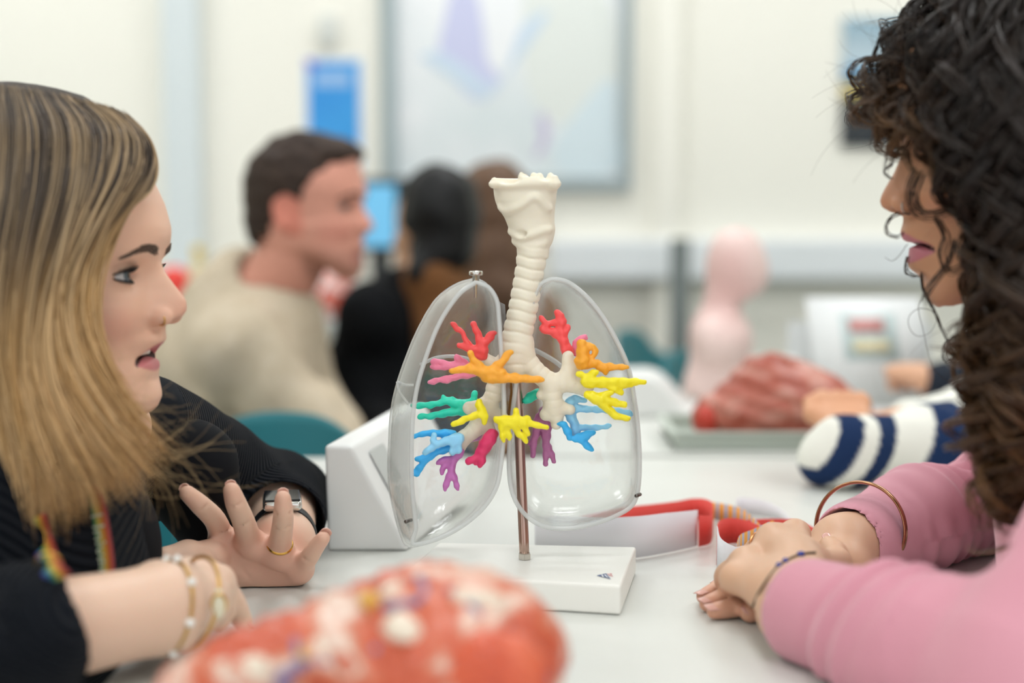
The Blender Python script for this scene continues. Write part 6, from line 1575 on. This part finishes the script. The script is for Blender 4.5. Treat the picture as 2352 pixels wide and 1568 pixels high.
lathe('body', [(.0001, 0), (.028, .001), (.028, yq[2] - bz - .02), (.012, yq[2] - bz + .01), (.012, yq[2] - bz + .02), (.0001, yq[2] - bz + .02)], mat('pale_yellow_plastic', '#ece3b0', .4), yb, (yq[0], 3.7, bz), 20)
lathe('cap', [(.0001, .0), (.014, .0), (.014, .03), (.0001, .03)], mat('yellow_cap', '#e8c84a', .4), yb, (yq[0], 3.7, yq[2] + .0205), 20)

# ------------------------------------------------------------------ people behind
def seg_body(name_, label, loc):
    return thing('person', label, 'person', loc)
M_skinB = attr_color(mat('skin_background', '#d9a08a', .5, spec=.3))
# man in profile
PM = seg_body('person', 'person with short dark hair in beige sweater, looking right in profile', (P(560, 800, 2.4)[0], 2.4, 0))
YB = 2.36; kb = 1 / 1.385
mp = [(818, 372), (825, 401), (829, 430), (833, 455), (829, 472), (836, 487), (846, 504), (855, 518), (850, 529), (838, 537), (826, 546), (824, 556), (828, 566), (826, 574), (820, 582), (822, 590), (822, 600), (813, 613), (814, 626), (810, 638), (796, 651)]
mu = [(480 - y) * kb for x, y in mp]; mf = [93 + (x - 829) * kb for x, y in mp]
ya = math.radians(14); fM = np.array([math.cos(ya), -math.sin(ya), .03])
HM = Head(P(829, 480, YB) - np.array([.093, 0, 0]) * 1.0 + np.array([.004, .0, 0]), fM, (-.03, 0, 1), 1.04, mu, mf, mouth=(-74, 20, 1.0), eye=(67, 32, 0), lids=3.4, ears=True, jaw=1.05)
nk0 = HM.w(-20, 0, -62); nk1 = P(600, 720, 2.40); tc_ = P(565, 820, 2.42); th_ = P(610, 1080, 2.45); th_[2] = .52
sN = P(545, 800, 2.24); sF = P(640, 790, 2.56); eN = P(732, 1000, 2.23); hN = P(775, 1065, 2.16)
bM = U(.02, HM.node(), Cap(nk0, nk1, .058, .066), Cap(nk1, tc_, .08, .11), Cap(tc_, th_, .12, .13), Cap(sN, eN, .045, .038), Cap(eN, hN, .036, .03), Cap(sN, sF, .05))
V, F = nets(bM, .0032, 2); me = mesh_np('body', V, F); C = HM.tint(V, '#d99a86', '#c27670', '#cf7d6e'); q = HM.loc(V)
be = (np.exp(-((q[:, 2] + 88) / 26) ** 4) * (q[:, 0] > 5) * (q[:, 0] < 130) * .45)[:, None]; C = C * (1 - be) + np.array(lin('#7c5546')[:3]) * be
ea = ((np.abs(q[:, 1]) > 66) & (np.abs(q[:, 0] + 8) < 26) & (np.abs(q[:, 2] + 6) < 36))[:, None] * .5; C = C * (1 - ea) + np.array(lin('#d9705c')[:3]) * ea
set_color(me, C); link('body', me, M_skinB, PM)
eyes(HM, PM, (1, -.1, 0), M_irisb); brows(HM, PM, mat('black_brown_eyebrow', '#241812', .7), [(9, 17), (20, 20), (32, 21), (46, 15)], n=120, thick=6)
hc = U(.02, Ell(HM.w(-3, 0, 30), (.101 * 1.04, .083, .099), HM.R), Ell(HM.w(-56, 0, -22), (.046, .064, .050), HM.R), Ell(HM.w(62, 0, 86), (.034, .055, .020), HM.R))
hc = S(.004, hc, Neg(HM, ([-120, -64, -58, -30, -10, 5, 30, 50, 66, 82, 90, 140], [-130, -130, -40, -28, -2, 16, 24, 40, 72, 92, 130, 140])))
hc = S(.004, hc, Ell(HM.w(-4, -78, -8), (.026, .03, .034)))
V, F = nets(D(hc, lambda p: wob(p, .0016, 160.), .006), .003, 1); link('hair', mesh_np('hair', V, F), mat('short_dark_brown_hair', '#2d211b', .6, spec=.25, noise=(60, '#3a2b22', .4, .6)), PM, label='short dark brown hair')
M_beige = mat('beige_sweater', '#cfc1ab', .9, spec=.15, noise=(40, '#c8b9a1', .4, .6))
sw = U(.05, Cap(nk1 + np.array([-.01, 0, -.05]), tc_, .095, .135), Cap(tc_, th_, .140, .145), Cap(sN, eN, .064, .056), Cap(eN, hN, .054, .044), Cap(sN, sF, .072, .07), Cap(P(525, 730, 2.44), P(440, 860, 2.48), .068, .10), Cap(P(560, 690, 2.40), P(625, 720, 2.37), .070, .066), Cap(P(540, 672, 2.44), P(590, 700, 2.40), .062, .064), Cap(sF, P(725, 1000, 2.42), .06, .05))
sw = D(sw, lambda p: wob(p, .005, 34., 1.1) + .004 * np.sin(seg_d(p, sN, eN)[1] * 90 + p[:, 2] * 40), .014)
sw = S(.008, sw, Cap(nk0, P(605, 690, 2.39), .062, .066))
V, F = nets(sw, .006, 2); link('sweater', mesh_np('sweater', V, F), M_beige, PM, label='beige knit sweater')
seated_legs(th_, (-.35, .94, 0), PM, '#23262b')

def back_person(label, head, hr, hair_col, hair_node, cloth_nodes, cloth_col, cloth_name, skin_nodes, skin_col, loc, cloth_mat=None, hair_label=None, cloth_label=None, h=.006):
    t = thing('person', label, 'person', loc)
    V, F = nets(U(.015, skin_nodes), h * .7, 2); me = mesh_np('body', V, F); set_color(me, np.repeat(np.array(lin(skin_col)[:3])[None], len(V), 0)); link('body', me, M_skinB, t)
    seated_legs((loc[0], loc[1], .50), (1, -.1, 0) if loc[1] < 3 else (.3, .9, 0), t, '#24262c')
    if hair_node is not None:
        V, F = nets(D(hair_node, lambda p: wob(p, .003, 70., .4), .008), h * .8, 2); link('hair', mesh_np('hair', V, F), mat(cloth_name + '_hair', hair_col, .5, spec=.25), t, label=hair_label)
    V, F = nets(D(U(.04, cloth_nodes), lambda p: wob(p, .003, 45., .7), .01), h, 2); me = mesh_np(cloth_name, V, F)
    o_ = link(cloth_name, me, cloth_mat or mat(cloth_name + cloth_col, cloth_col, .9, spec=.15), t, label=cloth_label)
    return t, o_, V
# black haired person
def simple_face(c, f, s=1.0):
    """plain turned-away head: skull, jaw, nose"""
    c = np.asarray(c); f = np.asarray(f, float); f /= np.linalg.norm(f)
    return U(.02, Ell(c, (.072 * s, .075 * s, .085 * s)), Ell(c + f * .035 * s - np.array([0, 0, .055]) * s, (.048 * s, .05 * s, .06 * s)), Cap(c + f * .075 * s + np.array([0, 0, -.01]) * s, c + f * .098 * s - np.array([0, 0, .035]) * s, .008 * s, .012 * s), Ell(c + f * .085 * s - np.array([0, 0, .075]) * s, (.016, .02, .01)))
KB = 1.10
PB = lambda x, y, Y: P(x, y, Y * KB)
hb_ = PB(1006, 492, 2.52)
bpeople = back_person('person with black hair and black jumper seen from behind, left of the brown haired one', hb_, 0, '#111213',
            U(.02, Ell(hb_ + np.array([.004, .004, .006]), (.079, .095, .094)), Ell(hb_ + np.array([.012, -.01, -.055]), (.062, .075, .06)), Cap(hb_ + np.array([.0, -.02, -.075]), PB(962, 628, 2.44), .046, .024)),
            [Cap(PB(925, 668, 2.50), PB(880, 740, 2.46), .050, .066), Cap(PB(868, 760, 2.48), PB(860, 900, 2.46), .068, .092), Cap(PB(860, 900, 2.46), np.array([-.20, 2.75, .55]), .11, .13), Cap(PB(900, 900, 2.46), PB(1040, 950, 2.44), .066, .076), Cap(PB(852, 740, 2.42), PB(802, 960, 2.44), .060, .052), Cap(PB(802, 960, 2.44), PB(920, 1000, 2.26), .050, .044), Cap(PB(900, 780, 2.56), PB(1080, 970, 2.46), .055, .048), Cap(PB(1080, 970, 2.46), PB(1130, 1010, 2.30), .046, .040), Cap(PB(850, 730, 2.40), PB(890, 730, 2.56), .055)], '#0b0d10', 'jumper',
            [simple_face(hb_ + np.array([-.012, .012, -.012]), (-.75, .65, -.1), .98), Cap(hb_ + np.array([.0, .01, -.08]), PB(935, 690, 2.5), .048, .048), Cap(PB(900, 740, 2.5), PB(870, 900, 2.46), .05), Cap(PB(920, 1000, 2.26), PB(960, 1010, 2.22), .034, .022), Cap(PB(1130, 1010, 2.30), PB(1150, 1020, 2.24), .034, .020), Cap(PB(802, 960, 2.44), PB(920, 1000, 2.26), .036), Cap(PB(1080, 970, 2.46), PB(1130, 1010, 2.30), .036), Cap(PB(870, 900, 2.46), PB(802, 960, 2.44), .036), Cap(PB(870, 900, 2.46), PB(1080, 970, 2.46), .036)], '#c99a78', (-.2, 2.75, 0), hair_label='black hair', cloth_label='black jumper')
sdf_obj('scarf', D(U(.03, Cap(PB(985, 660, 2.47), PB(1010, 820, 2.45), .050, .060), Cap(PB(985, 655, 2.47), PB(1050, 700, 2.50), .050)), lambda p: wob(p, .003, 50., .2), .008), .005, mat('rust_brown_cloth', '#6e4620', .9), bpeople[0], label='rust brown scarf')
# brown haired person
PW = lambda x, y, Y: P(x, y, Y * 1.11)
hw_ = PW(1150, 470, 2.85)
back_person('person with long brown hair behind the windpipe, in a brown jacket', hw_, 0, '#634a38',
            U(.02, Ell(hw_ + np.array([-.012, .0, .0]), (.090, .095, .102)), Cap(hw_ + np.array([-.01, -.03, -.05]), PW(1140, 680, 2.78), .072, .066), Cap(hw_ + np.array([.02, -.02, -.05]), PW(1190, 660, 2.80), .05, .05)),
            [Cap(PW(1100, 700, 2.85), PW(1090, 900, 2.85), .10, .13), Cap(PW(1090, 900, 2.85), np.array([-.06, 3.16, .55]), .13, .15), Cap(PW(985, 700, 2.78), PW(990, 900, 2.72), .055, .05), Cap(PW(985, 690, 2.8), PW(1230, 720, 2.9), .06), Cap(PW(1230, 740, 2.9), PW(1260, 930, 2.8), .05)], '#7a5228', 'jacket',
            [simple_face(hw_ + np.array([.012, 0, -.02]), (.9, .35, -.1), .95), Cap(hw_ + np.array([0, 0, -.08]), PW(1130, 690, 2.85), .05, .055), Cap(PW(1130, 690, 2.85), PW(1100, 850, 2.85), .06)], '#c08d6c', (-.06, 3.16, 0), hair_label='long brown hair', cloth_label='brown jacket')
# striped sweater person at the far right
M_stripe = bpy.data.materials.new('navy_cream_stripe_knit'); M_stripe.use_nodes = True
nt = M_stripe.node_tree; b_ = nt.nodes['Principled BSDF']; b_.inputs['Roughness'].default_value = .9; b_.inputs['Specular IOR Level'].default_value = .15; attr_color(M_stripe)
w0 = P(1902, 1066, 1.60); e0_ = P(2120, 1062, 1.64); s0_ = P(2330, 960, 1.80); sh_ = np.array([.92, 1.86, .93])
w0[2] = max(w0[2], TABLE + .042); e0_[2] = max(e0_[2], TABLE + .04)
f0_ = P(2230, 965, 1.86); g0_ = P(2050, 960, 1.80)
def hand_blob(w_, d, sd, s=1.0):
    """half closed hand: palm, four bent fingers, thumb"""
    w_, d = np.asarray(w_), np.asarray(d, float); d /= np.linalg.norm(d); b2 = np.cross(d, (0, 0, 1)); b2 /= np.linalg.norm(b2); n2 = np.cross(b2, d)
    mc_ = [w_ + d * .075 * s + b2 * sd * (-.026 + .017 * i) * s for i in range(4)]
    fg_ = [[m_ + d * .030 * s + n2 * -.012 * s, m_ + d * .034 * s + n2 * -.034 * s, m_ + d * .016 * s + n2 * -.040 * s] for m_ in mc_]
    th_2 = [w_ + d * .02 * s - b2 * sd * .02 * s, w_ + d * .045 * s - b2 * sd * .044 * s, w_ + d * .070 * s - b2 * sd * .046 * s, w_ + d * .088 * s - b2 * sd * .034 * s]
    return hand_node(w_ - b2 * sd * .016 * s, w_ + b2 * sd * .016 * s, mc_, fg_, th_2, fr=s, palm_r=.0125)
hs_ = np.array([.97, 1.86, 1.20])
ST = thing('person', 'person in navy and cream striped sweater handling the muscle arm, mostly hidden by curly hair', 'person', (.95, 1.85, 0))
hN_ = hand_blob(P(1944, 1000, 1.61), (.10, .6, .36), 1, .84); hF_ = hand_blob(P(2085, 975, 1.74), (-1, .25, .0), -1, .8)
skn = U(.015, simple_face(hs_, (-1, -.1, -.2)), Cap(hs_ + np.array([.01, 0, -.08]), sh_ + np.array([.03, 0, .0]), .05, .055), Cap(sh_, np.array([.98, 1.85, .6]), .09, .1), Cap(e0_, w0 + np.array([.022, 0, 0]), .03, .024), Cap(w0 + np.array([.022, 0, 0]), P(1940, 1000, 1.61), .024, .023), hN_, Cap(f0_, P(2085, 975, 1.74), .03, .024), hF_, Cap(e0_, s0_, .034, .042), Cap(s0_, sh_ + np.array([-.03, -.12, -.02]), .042, .05), Cap(sh_, f0_, .035))
V, F = nets(skn, .0026, 2); me = mesh_np('body', V, F); set_color(me, np.repeat(np.array(lin('#d9a07c')[:3])[None], len(V), 0)); link('body', me, M_skinB, ST)
swt = U(.03, Cap(P(1908, 1054, 1.60), w0 + np.array([.02, 0, 0]), .033, .036), Cap(w0 + np.array([.02, 0, 0]), e0_, .036, .040), Cap(e0_, s0_, .042, .055), Cap(s0_, sh_ + np.array([-.03, -.12, -.02]), .055, .065), Cap(P(2095, 975, 1.745), f0_, .033, .042), Cap(f0_, sh_ + np.array([-.05, .1, 0]), .042, .06), Cap(sh_ + np.array([0, -.1, -.02]), sh_ + np.array([0, .1, -.02]), .065), Cap(sh_ + np.array([0, 0, -.08]), np.array([.99, 1.85, .55]), .13, .15))
swt = S(.002, D(swt, lambda p: wob(p, .0022, 60., .9), .006), Box((.2, 1.5, TABLE / 2), (.72, 1.15, TABLE / 2 + .0012)))
V, F = nets(swt, .0034, 2); me = mesh_np('sweater', V, F)
pxx = 1176 + V[:, 0] / V[:, 1] * FPX
tpos = rib_along(V, [w0 + (w0 - e0_) * .2, e0_, s0_, sh_]); tpos -= np.linalg.norm((w0 - e0_) * .2) ; tpos = tpos + (V[:, 2] - .79) * -.5
bands = [(-1, .0), (-.006, 1), (.018, 0), (.040, 1), (.068, 0), (.114, 1), (.180, 0), (.25, 1), (.31, 0)]
isn = np.zeros(len(V)); 
for i in range(1, len(bands)):
    a0 = bands[i - 1]; 
    isn = np.where(tpos > bands[i][0] - .012, bands[i][1], isn)
far_ = (V[:, 1] > 1.72) & (V[:, 0] < .74); isn = np.where(far_, 0, isn)
set_color(me, np.where(isn[:, None] > .5, np.array(lin('#1f3358')[:3]), np.array(lin('#eeeee4')[:3]))); link('sweater', me, M_stripe, ST, label='navy and cream striped knit sweater')
V, F = nets(U(.02, Ell(hs_ + np.array([.02, .0, .02]), (.082, .085, .09)), Cap(hs_ + np.array([.05, 0, -.02]), sh_ + np.array([.08, 0, .02]), .05, .04)), .006, 2); link('hair', mesh_np('hair', V, F), mat('brown_hair_plain', '#3b2a20', .6), ST)
seated_legs((.99, 1.85, .52), (-.15, -1, 0), ST, '#20242c')
# navy sleeved person behind
NV = thing('person', 'person in dark navy top whose hand rests below the upright board, mostly hidden', 'person', (1.05, 2.75, 0))
w1_ = P(2152, 885, 2.14); w1_[2] = max(w1_[2], TABLE + .055); e1_ = P(2330, 880, 2.25); e1_[2] = max(e1_[2], TABLE + .062); s1_ = np.array([1.02, 2.66, .95]); hd_ = np.array([1.06, 2.72, 1.20])
skn = U(.015, simple_face(hd_, (-.6, -.8, -.1)), Cap(hd_ - np.array([0, 0, .08]), s1_ + np.array([.05, .06, 0]), .05, .055), Cap(s1_ + np.array([.06, .06, -.02]), np.array([1.1, 2.75, .55]), .09), Cap(e1_, w1_, .03, .026), hand_blob(w1_ + np.array([-.012, .0, .006]), (-.12, 1, .12), 1, .85))
V, F = nets(skn, .003, 2); me = mesh_np('body', V, F); set_color(me, np.repeat(np.array(lin('#d9a888')[:3])[None], len(V), 0)); link('body', me, M_skinB, NV)
V, F = nets(U(.03, Cap(w1_ + np.array([.006, .0, 0]), e1_, .034, .042), Cap(e1_, s1_, .045, .06), Cap(s1_ + np.array([.06, .06, -.03]), np.array([1.1, 2.75, .55]), .13, .14), Cap(s1_, s1_ + np.array([.2, .1, 0]), .065)), .005, 2); link('top', mesh_np('top', V, F), mat('navy_top', '#16202f', .9), NV)
seated_legs((1.1, 2.75, .52), (.2, .9, 0), NV, '#20242c')
V, F = nets(Ell(hd_ + np.array([.015, .02, .02]), (.082, .085, .085)), .006, 1); link('hair', mesh_np('hair', V, F), mat('brown_hair_plain', '#3b2a20', .6), NV)
